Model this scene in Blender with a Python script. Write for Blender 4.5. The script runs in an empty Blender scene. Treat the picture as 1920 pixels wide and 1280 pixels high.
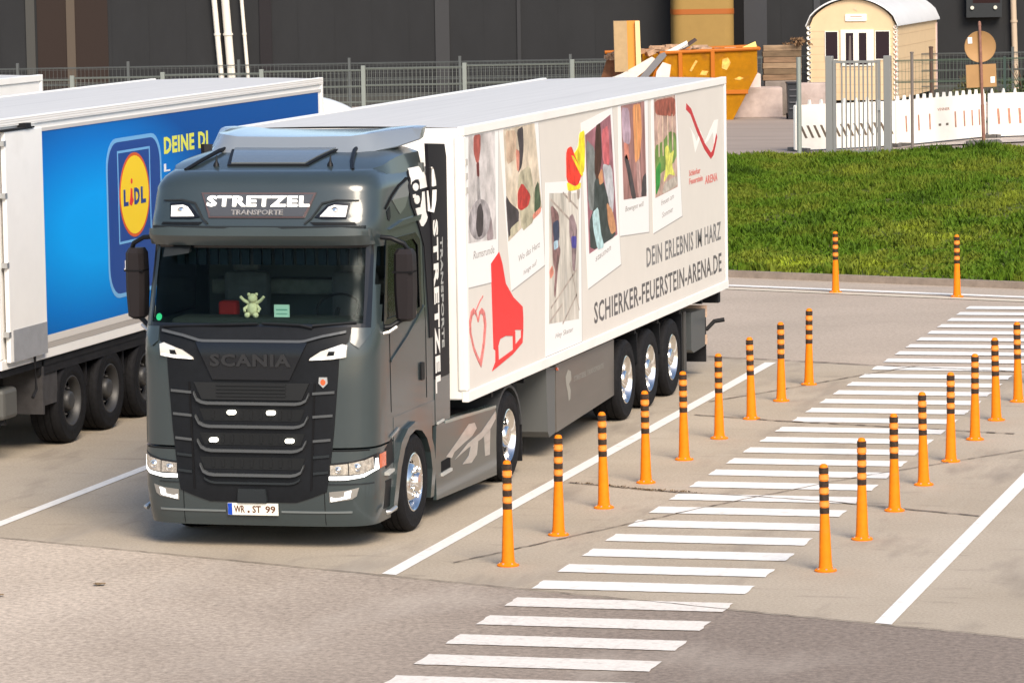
import bpy, bmesh, math, random
from mathutils import Vector, Matrix, noise
random.seed(7)
SC = bpy.context.scene; COL = SC.collection; PI = math.pi

# ------------------------------------------------------------------ camera
cam = bpy.data.cameras.new('camera'); co = bpy.data.objects.new('camera', cam); COL.objects.link(co)
Rr = Vector((0.9666374, 0.2556168, -0.0164985)); Uu = Vector((-0.0100829, 0.1023312, 0.9946993)); Ff = Vector((-0.2559501, 0.9613472, -0.1014945))
M = Matrix((Rr, Uu, -Ff)).transposed().to_4x4(); M.translation = Vector((12.642, -37.421, 6.049))
co.matrix_world = M
cam.sensor_width = 36; cam.lens = 7528.16/1920*36; cam.clip_start = 0.5; cam.clip_end = 2000
SC.camera = co
# ------------------------------------------------------------------ light
SUN_EL, SUN_AZ = math.radians(40), math.radians(146)     # azimuth clockwise from +y
w = bpy.data.worlds.new('World'); SC.world = w; w.use_nodes = True
nt = w.node_tree; nt.nodes.clear()
sky = nt.nodes.new('ShaderNodeTexSky'); sky.sky_type = 'NISHITA'; sky.sun_disc = False
sky.sun_elevation = SUN_EL; sky.sun_rotation = SUN_AZ; sky.dust_density = 1.6; sky.air_density = 1.0; sky.ozone_density = 1.0
bg = nt.nodes.new('ShaderNodeBackground'); bg.inputs[1].default_value = 0.105
out = nt.nodes.new('ShaderNodeOutputWorld')
nt.links.new(sky.outputs[0], bg.inputs[0]); nt.links.new(bg.outputs[0], out.inputs[0])
sl = bpy.data.lights.new('sun', 'SUN'); sl.energy = 2.6; sl.angle = math.radians(28); sl.color = (1.0, 0.87, 0.71)
so = bpy.data.objects.new('sun', sl); COL.objects.link(so)
d = Vector((math.sin(SUN_AZ)*math.cos(SUN_EL), math.cos(SUN_AZ)*math.cos(SUN_EL), math.sin(SUN_EL)))
so.rotation_euler = (-d).to_track_quat('-Z', 'Y').to_euler(); so.location = (20, -30, 30)
SC.view_settings.view_transform = 'Standard'; SC.view_settings.look = 'None'
SC.view_settings.exposure = 0.92; SC.view_settings.gamma = 1.0

# ------------------------------------------------------------------ materials
def s2l(c):
    return tuple(((x/255)/12.92 if x/255 <= .04045 else ((x/255+.055)/1.055)**2.4) for x in c)
MC = {}
def mat(name, col, rough=.6, metal=0.0, coat=0.0, var=0.0, scale=8.0, bump=0.0, emit=0.0, spec=.5, dirt=None, stretch=(1,1,1), bscale=None):
    if name in MC: return MC[name]
    if spec == .5 and not coat and not metal: spec = .12 if max(col) < .07 else .25
    m = bpy.data.materials.new(name); m.use_nodes = True; t = m.node_tree; b = t.nodes['Principled BSDF']
    b.inputs['Base Color'].default_value = (*col, 1); b.inputs['Roughness'].default_value = rough
    b.inputs['Metallic'].default_value = metal; b.inputs['Specular IOR Level'].default_value = spec
    if coat: b.inputs['Coat Weight'].default_value = coat; b.inputs['Coat Roughness'].default_value = .10
    if emit: b.inputs['Emission Color'].default_value = (*col, 1); b.inputs['Emission Strength'].default_value = emit
    if var or bump:
        tc = t.nodes.new('ShaderNodeTexCoord'); mp = t.nodes.new('ShaderNodeMapping'); mp.inputs['Scale'].default_value = stretch
        t.links.new(tc.outputs['Object'], mp.inputs[0])
        n = t.nodes.new('ShaderNodeTexNoise'); n.inputs['Scale'].default_value = scale; n.inputs['Detail'].default_value = 6; n.inputs['Roughness'].default_value = .65
        t.links.new(mp.outputs[0], n.inputs['Vector'])
        if var:
            r = t.nodes.new('ShaderNodeMapRange'); r.inputs[1].default_value = .3; r.inputs[2].default_value = .7
            r.inputs[3].default_value = 1-var; r.inputs[4].default_value = 1+var
            t.links.new(n.outputs[0], r.inputs[0])
            x = t.nodes.new('ShaderNodeMix'); x.data_type = 'RGBA'; x.blend_type = 'MULTIPLY'; x.inputs[0].default_value = 1
            x.inputs[6].default_value = (*col, 1); t.links.new(r.outputs[0], x.inputs[7])
            t.links.new(x.outputs[2], b.inputs['Base Color'])
            if dirt:
                n2 = t.nodes.new('ShaderNodeTexNoise'); n2.inputs['Scale'].default_value = dirt[1]; n2.inputs['Detail'].default_value = 5
                t.links.new(mp.outputs[0], n2.inputs['Vector'])
                r2 = t.nodes.new('ShaderNodeMapRange'); r2.inputs[1].default_value = dirt[2]; r2.inputs[2].default_value = dirt[2]+.18
                r2.inputs[3].default_value = 0; r2.inputs[4].default_value = dirt[3]
                t.links.new(n2.outputs[0], r2.inputs[0])
                x2 = t.nodes.new('ShaderNodeMix'); x2.data_type = 'RGBA'; t.links.new(r2.outputs[0], x2.inputs[0])
                t.links.new(x.outputs[2], x2.inputs[6]); x2.inputs[7].default_value = (*dirt[0], 1)
                t.links.new(x2.outputs[2], b.inputs['Base Color'])
        if bump:
            nb = n
            if bscale:
                nb = t.nodes.new('ShaderNodeTexNoise'); nb.inputs['Scale'].default_value = bscale; nb.inputs['Detail'].default_value = 4
                t.links.new(mp.outputs[0], nb.inputs['Vector'])
            bp = t.nodes.new('ShaderNodeBump'); bp.inputs['Strength'].default_value = bump; bp.inputs['Distance'].default_value = .02
            t.links.new(nb.outputs[0], bp.inputs['Height']); t.links.new(bp.outputs[0], b.inputs['Normal'])
    MC[name] = m; return m
def glassmat(name, tint, mix):
    m = bpy.data.materials.new(name); m.use_nodes = True; t = m.node_tree; t.nodes.clear()
    o = t.nodes.new('ShaderNodeOutputMaterial'); a = t.nodes.new('ShaderNodeBsdfTransparent'); a.inputs[0].default_value = (*tint, 1)
    g = t.nodes.new('ShaderNodeBsdfGlossy'); g.inputs['Roughness'].default_value = .12; g.inputs[0].default_value = (.9, .95, 1, 1)
    f = t.nodes.new('ShaderNodeFresnel'); f.inputs[0].default_value = mix
    x = t.nodes.new('ShaderNodeMixShader'); t.links.new(f.outputs[0], x.inputs[0]); t.links.new(a.outputs[0], x.inputs[1]); t.links.new(g.outputs[0], x.inputs[2])
    t.links.new(x.outputs[0], o.inputs[0]); return m

paint = mat('slate_paint', (.026, .038, .041), .36, .0, .65, var=.05, scale=3)
paint_d = mat('dark_slate_paint', (.022, .026, .029), .5, 0, 0)
blackp = mat('black_plastic', (.006, .007, .009), .5, var=.2, scale=12, spec=.22)
blackg = mat('gloss_black', (.006, .007, .010), .25, 0, .25, spec=.3)
barm = mat('grille_bar_grey', (.075, .08, .084), .4, .2)
rubber = mat('tyre_rubber', (.012, .012, .0135), .75, var=.25, scale=20, bump=.3)
chassis = mat('chassis_black', (.016, .016, .018), .6, var=.3, scale=6)
chrome = mat('polished_alloy', (.82, .81, .79), .16, 1.0)
whiteg = mat('white_gelcoat', (.80, .785, .755), .35, var=.03, scale=2, dirt=((.55,.52,.48), 1.2, .62, .35))
whiter = mat('white_roof_sheet', (.56, .545, .52), .45, var=.06, scale=2.2, stretch=(6,.15,1), dirt=((.45,.43,.41), 1.0, .58, .5))
whitep = mat('white_print', (.80, .79, .78), .4)
greyprint = mat('warm_grey_print', (.66, .62, .57), .4, var=.02, scale=3)
redp = mat('red_print', (.72, .028, .03), .4)
lampw = mat('lit_lamp_white', (1.0, .96, .82), .3, emit=1.5)
drl = mat('daytime_light', (1, 1, .97), .3, emit=1.1)
lampglass = mat('lamp_reflector', (.60, .57, .52), .12, .7, 1.0, var=.5, scale=28)
amber = mat('amber_lens', (.55, .09, .02), .2, 0, 1)
alum = mat('brushed_aluminium', (.55, .55, .54), .35, .8)
darkgap = mat('dark_gap', (.008, .008, .009), .8)

# ------------------------------------------------------------------ helpers
def link(name, me, m=None, parent=None):
    o = bpy.data.objects.new(name, me); COL.objects.link(o)
    if parent: o.parent = parent
    if m is not None and me is not None and not me.materials:
        for q in (m if isinstance(m, (list, tuple)) else [m]): me.materials.append(q)
    return o
def obj(name, bm, m, parent=None, smooth=None):
    me = bpy.data.meshes.new(name); bmesh.ops.recalc_face_normals(bm, faces=bm.faces); bm.to_mesh(me); bm.free()
    o = link(name, me, m, parent)
    if smooth is not None:
        for p in me.polygons: p.use_smooth = True
        try: me.set_sharp_from_angle(angle=math.radians(smooth))
        except Exception: pass
    return o
def thing(name, label, cat, loc=(0,0,0), rotz=0, group=None):
    o = bpy.data.objects.new(name, None); COL.objects.link(o); o.location = loc; o.rotation_euler = (0,0,rotz)
    o.empty_display_size = .3; o['label'] = label; o['category'] = cat
    if group: o['group'] = group
    return o
def tag(o, label, cat, group=None):
    o['label'] = label; o['category'] = cat
    if group: o['group'] = group
    return o
def struct(o, kind='structure'): o['kind'] = kind; return o
def box(bm, x0, x1, y0, y1, z0, z1, bev=0, mi=0):
    r = bmesh.ops.create_cube(bm, size=1); vs = r['verts']
    for v in vs: v.co = Vector(((x0+x1)/2+v.co.x*(x1-x0), (y0+y1)/2+v.co.y*(y1-y0), (z0+z1)/2+v.co.z*(z1-z0)))
    fs = {f for v in vs for f in v.link_faces}
    for f in fs: f.material_index = mi
    if bev:
        es = list({e for v in vs for e in v.link_edges})
        r2 = bmesh.ops.bevel(bm, geom=es, offset=bev, segments=2, affect='EDGES', profile=.5)
        for f in r2['faces']: f.material_index = mi
    return bm
def boxo(name, x0, x1, y0, y1, z0, z1, m, parent=None, bev=0.01):
    bm = bmesh.new(); box(bm, x0, x1, y0, y1, z0, z1, bev); return obj(name, bm, m, parent)
def tube(bm, pts, r, n=8, mi=0):
    pts = [Vector(p) for p in pts]; rs = r if isinstance(r, (list, tuple)) else [r]*len(pts); rings = []
    for i, p in enumerate(pts):
        a = pts[max(i-1,0)]; b = pts[min(i+1,len(pts)-1)]; d = (b-a).normalized()
        u = d.cross(Vector((0,0,1))); u = u.normalized() if u.length > .05 else Vector((1,0,0)); v = d.cross(u).normalized()
        rings.append([bm.verts.new(p+(u*math.cos(2*PI*k/n)+v*math.sin(2*PI*k/n))*rs[i]) for k in range(n)])
    for a, b in zip(rings, rings[1:]):
        for k in range(n): bm.faces.new((a[k], a[(k+1)%n], b[(k+1)%n], b[k])).material_index = mi
    for q in (rings[0], rings[-1]): bm.faces.new(q).material_index = mi
    return bm
def lathe(bm, prof, n=32, axis='z', c=(0,0,0), mi=0, skip=None):
    """prof: list of (radius, height)"""
    c = Vector(c); rings = []
    for r, h in prof:
        ring = []
        for k in range(n):
            a = 2*PI*k/n; x, y = r*math.cos(a), r*math.sin(a)
            p = Vector((x, y, h)) if axis == 'z' else (Vector((h, x, y)) if axis == 'x' else Vector((x, h, y)))
            ring.append(bm.verts.new(c+p))
        rings.append(ring)
    for i, (a, b) in enumerate(zip(rings, rings[1:])):
        for k in range(n):
            if skip and skip(i, k): continue
            bm.faces.new((a[k], a[(k+1)%n], b[(k+1)%n], b[k])).material_index = mi
    return rings
def plate(bm, poly, w0, w1, fmap, cu=0, cv=0, mi=0):
    """extruded polygon in (u,v); mapped by fmap(u,v,w); cut every cu / cv so it can follow a curved surface"""
    if fmap is FR: cu, cv = cu or .1, cv or .1
    t = bmesh.new()
    a = [t.verts.new((u, v, 0)) for u, v in poly]; b = [t.verts.new((u, v, 1)) for u, v in poly]
    n = len(poly); t.faces.new(a[::-1]); t.faces.new(b)
    for i in range(n): t.faces.new((a[i], a[(i+1)%n], b[(i+1)%n], b[i]))
    bmesh.ops.recalc_face_normals(t, faces=t.faces)
    for ax, st in ((0, cu), (1, cv)):
        if not st: continue
        lo = min(p[ax] for p in poly); hi = max(p[ax] for p in poly); k = math.floor(lo/st)+1
        while k*st < hi-1e-5:
            pc = [0,0,0]; pc[ax] = k*st; no = [0,0,0]; no[ax] = 1
            bmesh.ops.bisect_plane(t, geom=t.verts[:]+t.edges[:]+t.faces[:], plane_co=pc, plane_no=no); k += 1
    bmesh.ops.triangulate(t, faces=t.faces[:])
    mp = {}
    for v in t.verts: mp[v] = bm.verts.new(fmap(v.co.x, v.co.y, w0+(w1-w0)*v.co.z))
    for f in t.faces:
        q = bm.faces.new([mp[v] for v in f.verts]); q.material_index = mi
    t.free(); return bm
def plo(name, poly, w0, w1, fmap, m, parent, cu=0, cv=0):
    bm = bmesh.new(); plate(bm, poly, w0, w1, fmap, cu, cv); return obj(name, bm, m, parent, 35 if fmap is FR else None)
def rect(u0, v0, u1, v1): return [(u0,v0),(u1,v0),(u1,v1),(u0,v1)]
def ell(cu, cv, ru, rv, n=28): return [(cu+ru*math.cos(2*PI*k/n), cv+rv*math.sin(2*PI*k/n)) for k in range(n)]
def rrect(u0, v0, u1, v1, r, n=5):
    o = []
    for cx, cy, a0 in ((u1-r,v1-r,0),(u0+r,v1-r,90),(u0+r,v0+r,180),(u1-r,v0+r,270)):
        for k in range(n+1):
            a = math.radians(a0+90*k/n); o.append((cx+r*math.cos(a), cy+r*math.sin(a)))
    return o
def stroke(pts, wd):
    """closed outline of a poly-line of width wd"""
    L, R_ = [], []
    P = [Vector((a, b)) for a, b in pts]
    for i, p in enumerate(P):
        d = (P[min(i+1,len(P)-1)]-P[max(i-1,0)]).normalized(); n = Vector((-d.y, d.x))*wd/2
        L.append(tuple(p+n)); R_.append(tuple(p-n))
    return L+R_[::-1]
def ring(bm, outer, inner, w0, w1, fmap, cu=0, cv=0, mi=0):
    n = len(outer)
    for i in range(n):
        j = (i+1) % n
        plate(bm, [outer[i], outer[j], inner[j], inner[i]], w0, w1, fmap, cu, cv, mi)
def text_into(bm, s, u0, v0, u1, v1, w0, w1, fmap, bold=.0, rot=False, shear=0., mi=0, sp=1.0):
    if bold > .02: sp = max(sp, 1.0+bold*3.2)
    """letters of s filling the rectangle; rot: the line reads downwards"""
    cv = bpy.data.curves.new('t', 'FONT'); cv.body = s; cv.size = 1; cv.offset = bold; cv.extrude = .5; cv.resolution_u = 2; cv.shear = shear; cv.space_character = sp
    o = bpy.data.objects.new('t', cv); COL.objects.link(o)
    bpy.context.view_layer.update()
    me = bpy.data.meshes.new_from_object(o.evaluated_get(bpy.context.evaluated_depsgraph_get()))
    xs = [v.co.x for v in me.vertices]; ys = [v.co.y for v in me.vertices]
    if xs:
        x0, x1, y0, y1 = min(xs), max(xs), min(ys), max(ys); vs = []
        for v in me.vertices:
            a = (v.co.x-x0)/(x1-x0); b = (v.co.y-y0)/(y1-y0); w = w1 if v.co.z > 0 else w0
            if rot: u, vv = u0+(u1-u0)*b, v1+(v0-v1)*a
            else: u, vv = u0+(u1-u0)*a, v0+(v1-v0)*b
            vs.append(bm.verts.new(fmap(u, vv, w)))
        for p in me.polygons:
            try: bm.faces.new([vs[i] for i in p.vertices]).material_index = mi
            except ValueError: pass
    bpy.data.objects.remove(o); bpy.data.curves.remove(cv); bpy.data.meshes.remove(me)
def texto(name, s, u0, v0, u1, v1, w0, w1, fmap, m, parent, **k):
    bm = bmesh.new(); text_into(bm, s, u0, v0, u1, v1, w0, w1, fmap, **k); return obj(name, bm, m, parent)
def kids(o): return [c for c in bpy.data.objects if c.parent == o]
def copy_tree(o, parent=None, loc=None, label=None):
    c = o.copy(); COL.objects.link(c)
    if parent: c.parent = parent
    if loc is not None: c.location = loc
    if label: c['label'] = label
    for ch in kids(o):
        if ch != c: copy_tree(ch, c)
    return c

FR = None
# ------------------------------------------------------------------ ground
def groundmat(name, c1, c2, fine, blot, marks=None, bump=.25, x_tone=None):
    m = bpy.data.materials.new(name); m.use_nodes = True; t = m.node_tree; b = t.nodes['Principled BSDF']; b.inputs['Roughness'].default_value = .85
    b.inputs['Specular IOR Level'].default_value = .25
    tc = t.nodes.new('ShaderNodeTexCoord')
    def nz(sc, st=(1,1,1), rot=0, det=5, ro=.6):
        mp = t.nodes.new('ShaderNodeMapping'); mp.inputs['Scale'].default_value = st; mp.inputs['Rotation'].default_value = (0,0,rot)
        t.links.new(tc.outputs['Object'], mp.inputs[0]); n = t.nodes.new('ShaderNodeTexNoise'); n.inputs['Scale'].default_value = sc
        n.inputs['Detail'].default_value = det; n.inputs['Roughness'].default_value = ro; t.links.new(mp.outputs[0], n.inputs[0]); return n
    def rng(n, a, b_, c, d_):
        r = t.nodes.new('ShaderNodeMapRange'); r.inputs[1].default_value = a; r.inputs[2].default_value = b_; r.inputs[3].default_value = c; r.inputs[4].default_value = d_
        t.links.new(n.outputs[0], r.inputs[0]); return r
    def mix(f, a, b_, mode='MIX'):
        x = t.nodes.new('ShaderNodeMix'); x.data_type = 'RGBA'; x.blend_type = mode
        if isinstance(f, float): x.inputs[0].default_value = f
        else: t.links.new(f.outputs[0], x.inputs[0])
        for i, q in ((6, a), (7, b_)):
            if isinstance(q, tuple): x.inputs[i].default_value = (*q, 1)
            elif q.bl_idname == 'ShaderNodeMix': t.links.new(q.outputs[2], x.inputs[i])
            else: t.links.new(q.outputs[0], x.inputs[i])
        return x
    big = rng(nz(.35), .35, .65, 0, 1)
    col = mix(big, c1, c2)
    if x_tone:   # colour blends to a darker tone towards +x, the transition broken up by noise
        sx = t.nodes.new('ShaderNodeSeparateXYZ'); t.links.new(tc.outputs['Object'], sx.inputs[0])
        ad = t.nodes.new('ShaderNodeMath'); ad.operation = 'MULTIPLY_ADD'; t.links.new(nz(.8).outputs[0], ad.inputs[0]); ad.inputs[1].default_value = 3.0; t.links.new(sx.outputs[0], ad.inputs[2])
        col = mix(rng(ad, x_tone[1]+1.5, x_tone[2]+1.5, 0, 1), col, x_tone[0])
    grain = nz(fine, det=3, ro=.8); g = rng(grain, .3, .7, 1-blot, 1+blot)
    col = mix(1.0, col, g, 'MULTIPLY')
    if marks:
        for sc, st, rot, th, amt, cc in marks:
            r = rng(nz(sc, st, rot, 4), th, th+.14, 0, amt); col = mix(r, col, cc)
    t.links.new(col.outputs[2], b.inputs['Base Color'])
    bp = t.nodes.new('ShaderNodeBump'); bp.inputs['Strength'].default_value = bump; bp.inputs['Distance'].default_value = .01
    t.links.new(grain.outputs[0], bp.inputs['Height']); t.links.new(bp.outputs[0], b.inputs['Normal'])
    return m
concrete = groundmat('lot_concrete', (.42,.36,.285), (.36,.305,.235), 34, .20,
    [(1.1, (1,.28,1), .05, .55, .6, (.22,.185,.15)), (3.0, (.35,1.2,1), .4, .60, .5, (.19,.16,.13)), (.7, (1.6,.22,1), 0, .56, .35, (.45,.40,.33))])
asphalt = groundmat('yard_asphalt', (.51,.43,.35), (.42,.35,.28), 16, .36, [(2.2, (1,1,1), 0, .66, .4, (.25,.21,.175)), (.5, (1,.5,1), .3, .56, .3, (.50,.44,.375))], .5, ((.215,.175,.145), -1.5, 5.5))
asphalt2 = groundmat('far_asphalt', (.42,.35,.285), (.37,.31,.25), 20, .22, [(.8, (.3,1.4,1), .35, .60, .4, (.24,.2,.18))], .3)
def sheet(name, pts, z, m, kind='structure'):
    bm = bmesh.new(); bm.faces.new([bm.verts.new((x, y, z)) for x, y in pts]); bmesh.ops.triangulate(bm, faces=bm.faces)
    for f in bm.faces:
        f.normal_update()
        if f.normal.z < 0: f.normal_flip()
    me = bpy.data.meshes.new(name); bm.to_mesh(me); bm.free(); o = link(name, me, m); o['kind'] = kind; return o
sheet('ground', [(-300,-150),(300,-150),(300,500),(-300,500)], -.004, asphalt2)
sl_ = -.37
def ya(x, y0=-.74): return y0 + sl_*x
# border of concrete: y = -.74 -.37x ; far joint: y = 18.3 -.37x
sheet('concrete_lot', [(-60, ya(-60)), (60, ya(60)), (60, 18.35+sl_*60), (-60, 18.35-sl_*60)], 0.0, concrete)
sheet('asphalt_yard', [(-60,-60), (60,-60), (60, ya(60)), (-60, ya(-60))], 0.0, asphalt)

# kerb and embankment, plateau
KP = [(-60,-9), (-30,12), (-20,19.2), (-10,26.2), (-4,30.6), (-2.2,31.3), (3.75,29.2), (12,26.1), (30,19.5), (80,1)]
TP = [(-60,2), (-30,23.2), (-20,30.2), (-10,37.2), (-4.2,42.3), (-2.6,43.1), (-.5,44.0), (1.6,45.9), (12,54), (60,80)]
def lerp(a, b, t): return a+(b-a)*t
def pl_at(P, t):
    L = [0]
    for a, b in zip(P, P[1:]): L.append(L[-1]+math.dist(a, b))
    s = t*L[-1]
    for i in range(len(P)-1):
        if s <= L[i+1]+1e-9:
            q = (s-L[i])/(L[i+1]-L[i]); return (lerp(P[i][0],P[i+1][0],q), lerp(P[i][1],P[i+1][1],q))
    return P[-1]
def both(u):  # u in 0..9 index parameter
    i = min(int(u), 8); f = u-i
    return (lerp(KP[i][0],KP[i+1][0],f), lerp(KP[i][1],KP[i+1][1],f)), (lerp(TP[i][0],TP[i+1][0],f), lerp(TP[i][1],TP[i+1][1],f))
def ez(t): return .10+1.33*(t*t*(3-2*t)*.55+t*.45)
PZ = 1.43
def bank_point(u, t):
    a, b = both(u); x = lerp(a[0], b[0], t); y = lerp(a[1], b[1], t)
    z = ez(t)+.10*noise.noise(Vector((x*.45, y*.45, 3)))*math.sin(PI*t)
    return Vector((x, y, z))
soil = mat('grass_soil', (.07,.085,.02), .95, var=.35, scale=2.5, bump=.6, bscale=9)
bm = bmesh.new(); grid = []
US = [i/8 for i in range(0, 73)]
for u in US: grid.append([bm.verts.new(bank_point(u, k/20)) for k in range(21)])
for a, b in zip(grid, grid[1:]):
    for k in range(20): bm.faces.new((a[k], b[k], b[k+1], a[k+1]))
o = obj('embankment', bm, soil, smooth=180); struct(o)
bm = bmesh.new()
for a, b in zip(KP, KP[1:]):
    A, B = Vector((*a, 0)), Vector((*b, 0)); dd = (B-A).normalized(); n = Vector((-dd.y, dd.x, 0))
    p = [A-n*.16, B-n*.16, B, A]
    lo = [bm.verts.new(q-Vector((0,0,.05))) for q in p]; hi = [bm.verts.new(q+Vector((0,0,.11))) for q in p]
    bm.faces.new(hi)
    for i in range(4): bm.faces.new((lo[i], lo[(i+1)%4], hi[(i+1)%4], hi[i]))
struct(obj('kerb', bm, mat('kerb_stone', (.27,.22,.18), .9, var=.2, scale=5)))
plat = mat('plateau_asphalt', (.30,.25,.215), .9, var=.12, scale=.8, stretch=(.3,1.5,1))
PL = TP + [(300,80),(300,400),(-300,400),(-300,2)]
sheet('upper_yard', PL, PZ, plat)
# ---- grass as stuff
grassm = bpy.data.materials.new('grass_blades'); grassm.use_nodes = True
t = grassm.node_tree; b = t.nodes['Principled BSDF']; b.inputs['Roughness'].default_value = .6
tc = t.nodes.new('ShaderNodeTexCoord'); n1 = t.nodes.new('ShaderNodeTexNoise'); n1.inputs['Scale'].default_value = .5; n1.inputs['Detail'].default_value = 10; n1.inputs['Roughness'].default_value = .7
t.links.new(tc.outputs['Object'], n1.inputs[0]); cr = t.nodes.new('ShaderNodeValToRGB'); t.links.new(n1.outputs[0], cr.inputs[0])
e = cr.color_ramp.elements; e[0].position = .34; e[0].color = (.030,.060,.006,1); e[1].position = .68; e[1].color = (.235,.30,.022,1)
q = e.new(.45); q.color = (.075,.14,.010,1); q = e.new(.57); q.color = (.125,.155,.018,1)
t.links.new(cr.outputs[0], b.inputs['Base Color']); b.inputs['Specular IOR Level'].default_value = .08
def grass(name, N, ulo, uhi, hmin, hmax, seed):
    rnd = random.Random(seed); V, Fc = [], []
    for i in range(N):
        u = rnd.uniform(ulo, uhi); tt = rnd.uniform(0, 1.0); p = bank_point(u, tt)
        dn = .5+noise.noise(Vector((p.x*.9, p.y*.9, 0)))
        if rnd.random() > .45+dn*.7: continue
        cl = .6+.9*max(0, noise.noise(Vector((p.x*1.3, p.y*1.3, 7)))+.35)
        for k in range(3):
            a = rnd.uniform(0, 2*PI); h = rnd.uniform(hmin, hmax)*cl*(1+1.2*max(0, noise.noise(Vector((p.x*.6,p.y*.6,5))))); w_ = rnd.uniform(.010, .026)*(1.5 if tt < .5 else 1)
            q = p+Vector((rnd.uniform(-.05,.05), rnd.uniform(-.05,.05), -.01)); l = rnd.uniform(.1,.7)*h
            dx, dy = math.cos(a)*w_, math.sin(a)*w_; b_ = rnd.uniform(0, 2*PI)
            j = len(V); V += [(q.x-dx,q.y-dy,q.z),(q.x+dx,q.y+dy,q.z),(q.x+dx*.7+math.cos(b_)*l*.35,q.y+dy*.7+math.sin(b_)*l*.35,q.z+h*.6),(q.x-dx*.7+math.cos(b_)*l*.35,q.y-dy*.7+math.sin(b_)*l*.35,q.z+h*.6),(q.x+math.cos(b_)*l,q.y+math.sin(b_)*l,q.z+h)]
            Fc += [(j,j+1,j+2,j+3),(j+3,j+2,j+4)]
    me = bpy.data.meshes.new(name); me.from_pydata(V, [], Fc); o = link(name, me, grassm)
    return o
g = grass('grass', 56000, 3.9, 6.9, .035, .13, 3); struct(g, 'stuff'); g['label'] = 'rough green grass covering the slope beyond the kerb'
# ---- painted markings
paintw = mat('road_paint', (.74,.725,.69), .7, var=.08, scale=14, dirt=((.45,.40,.35), 6, .60, .6))
paintf = mat('faded_road_paint', (.68,.64,.59), .8, var=.12, scale=22, dirt=((.42,.37,.33), 9, .55, .6))
def strip(bm, pts, z):
    bm.faces.new([bm.verts.new((x, y, z)) for x, y in pts])
def lineo(name, pts, m, z=.006):
    bm = bmesh.new()
    for p in pts: strip(bm, p, z)
    return struct(obj(name, bm, m))
lineo('parking_line', [[(-3.27,.35),(-3.13,.30),(-3.13,16.9),(-3.27,16.9)]], paintw)
lineo('parking_line', [[(1.70,-1.28),(1.86,-1.34),(1.86,17.4),(1.70,17.4)]], paintw)
lineo('parking_line', [[(6.76,-3.20),(6.92,-3.26),(6.92,16.4),(6.76,16.4)]], paintw)
# bed of the crossing, slightly darker
k = -7
P0 = -.68; PT = .975
while P0+PT*k < 26.6:
    y = P0+PT*k-.24
    m_ = paintf if y < -2.0 else paintw
    j = lambda a: random.uniform(-a, a)
    xs = [3.33+2.01*i/40 for i in range(41)]
    lineo('crossing_stripe', [[(x+j(.004), y+j(.007)) for x in xs]+[(5.34+j(.012), y+.12*i) for i in (1,2,3)]+[(x+j(.004), y+.47+j(.007)) for x in xs[::-1]]+[(3.33+j(.012), y+.12*i) for i in (3,2,1)]], m_, .0075)
    k += 1
lineo('edge_line', [[(-14,34.1),(-1.3,29.15),(-1.3,29.42),(-14,34.4)]], paintw)
lineo('edge_line', [[(-1.3,29.15),(14,24.0),(14,24.3),(-1.3,29.42)]], paintw)
lineo('edge_line', [[(-14,33.0),(-1.1,28.55),(14,23.2),(14,23.5),(-1.1,28.75),(-14,33.3)]], mat('worn_yellowish_paint', (.62,.56,.45), .8, var=.15, scale=9))
# joints and cracks
def crack(pts, wd, seed):
    rnd = random.Random(seed); P = []
    for a, b in zip(pts, pts[1:]):
        n_ = max(2, int(math.dist(a, b)/.12))
        for i in range(n_):
            f = i/n_; P.append((lerp(a[0],b[0],f)+rnd.uniform(-.008,.008), lerp(a[1],b[1],f)+rnd.uniform(-.015,.015)))
    P.append(pts[-1]); out_ = []
    for a, b in zip(P, P[1:]):
        w_ = wd*rnd.uniform(.4, 1.3); dx, dy = b[0]-a[0], b[1]-a[1]; l = math.hypot(dx, dy); nx, ny = -dy/l*w_/2, dx/l*w_/2
        out_.append([(a[0]-nx,a[1]-ny),(b[0]-nx,b[1]-ny),(b[0]+nx,b[1]+ny),(a[0]+nx,a[1]+ny)])
    return out_
jm = mat('joint_dirt', (.13,.10,.08), .95, var=.4, scale=8)
lineo('joint', crack([(1.95,5.1),(3.42,4.47),(3.9,4.4),(5.13,4.02),(6.75,3.24)], .035, 1)+crack([(2.0,11.33),(3.24,10.83),(5.25,10.24),(6.2,9.95)], .05, 2)
    +crack([(-3,1.0),(.3,17.9)],.001,3)[:1]+crack([(-9,21.6),(1.2,17.9),(2.6,17.45),(3.3,17.15),(5.3,16.62),(12,14)], .06, 4)
    +crack([(2.2,-.55),(3.02,1.5),(3.86,3.52),(4.88,5.73),(5.72,7.18),(6.5,8.46),(9,13)], .022, 5)+crack([(1.9,12.7),(2.39,13.76),(3.29,15.88),(3.9,17.2)], .03, 6)
    +crack([(-9,2.6),(-2.7,.27),(1.2,-1.18),(3.2,-1.92),(8.2,-3.78),(12,-5.2)], .018, 8), jm, .0105)
# weeds in the joint
weed = mat('dry_weeds', (.17,.12,.07), .9, var=.4, scale=30)
bm = bmesh.new(); rnd = random.Random(5)
for i in range(300):
    f = abs(rnd.gauss(.55, .28)) if rnd.random() < .7 else rnd.random()
    if f > 1: continue
    x = lerp(2.0, 3.6, f); y = lerp(5.07, 4.42, f)+rnd.gauss(0,.025)+.03*math.sin(f*9); a = rnd.uniform(0, 2*PI); h = rnd.uniform(.004, .03); q_ = rnd.uniform(.004,.02)
    dx, dy = math.cos(a)*q_, math.sin(a)*q_*.6
    bm.faces.new([bm.verts.new(p) for p in ((x-dx,y-dy,.008),(x+dx,y+dy,.008),(x+rnd.uniform(-.04,.04),y+rnd.uniform(-.04,.04),h))])
o = struct(obj('weeds', bm, weed), 'stuff'); o['label'] = 'dry brown weeds growing along the concrete joint'
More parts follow.
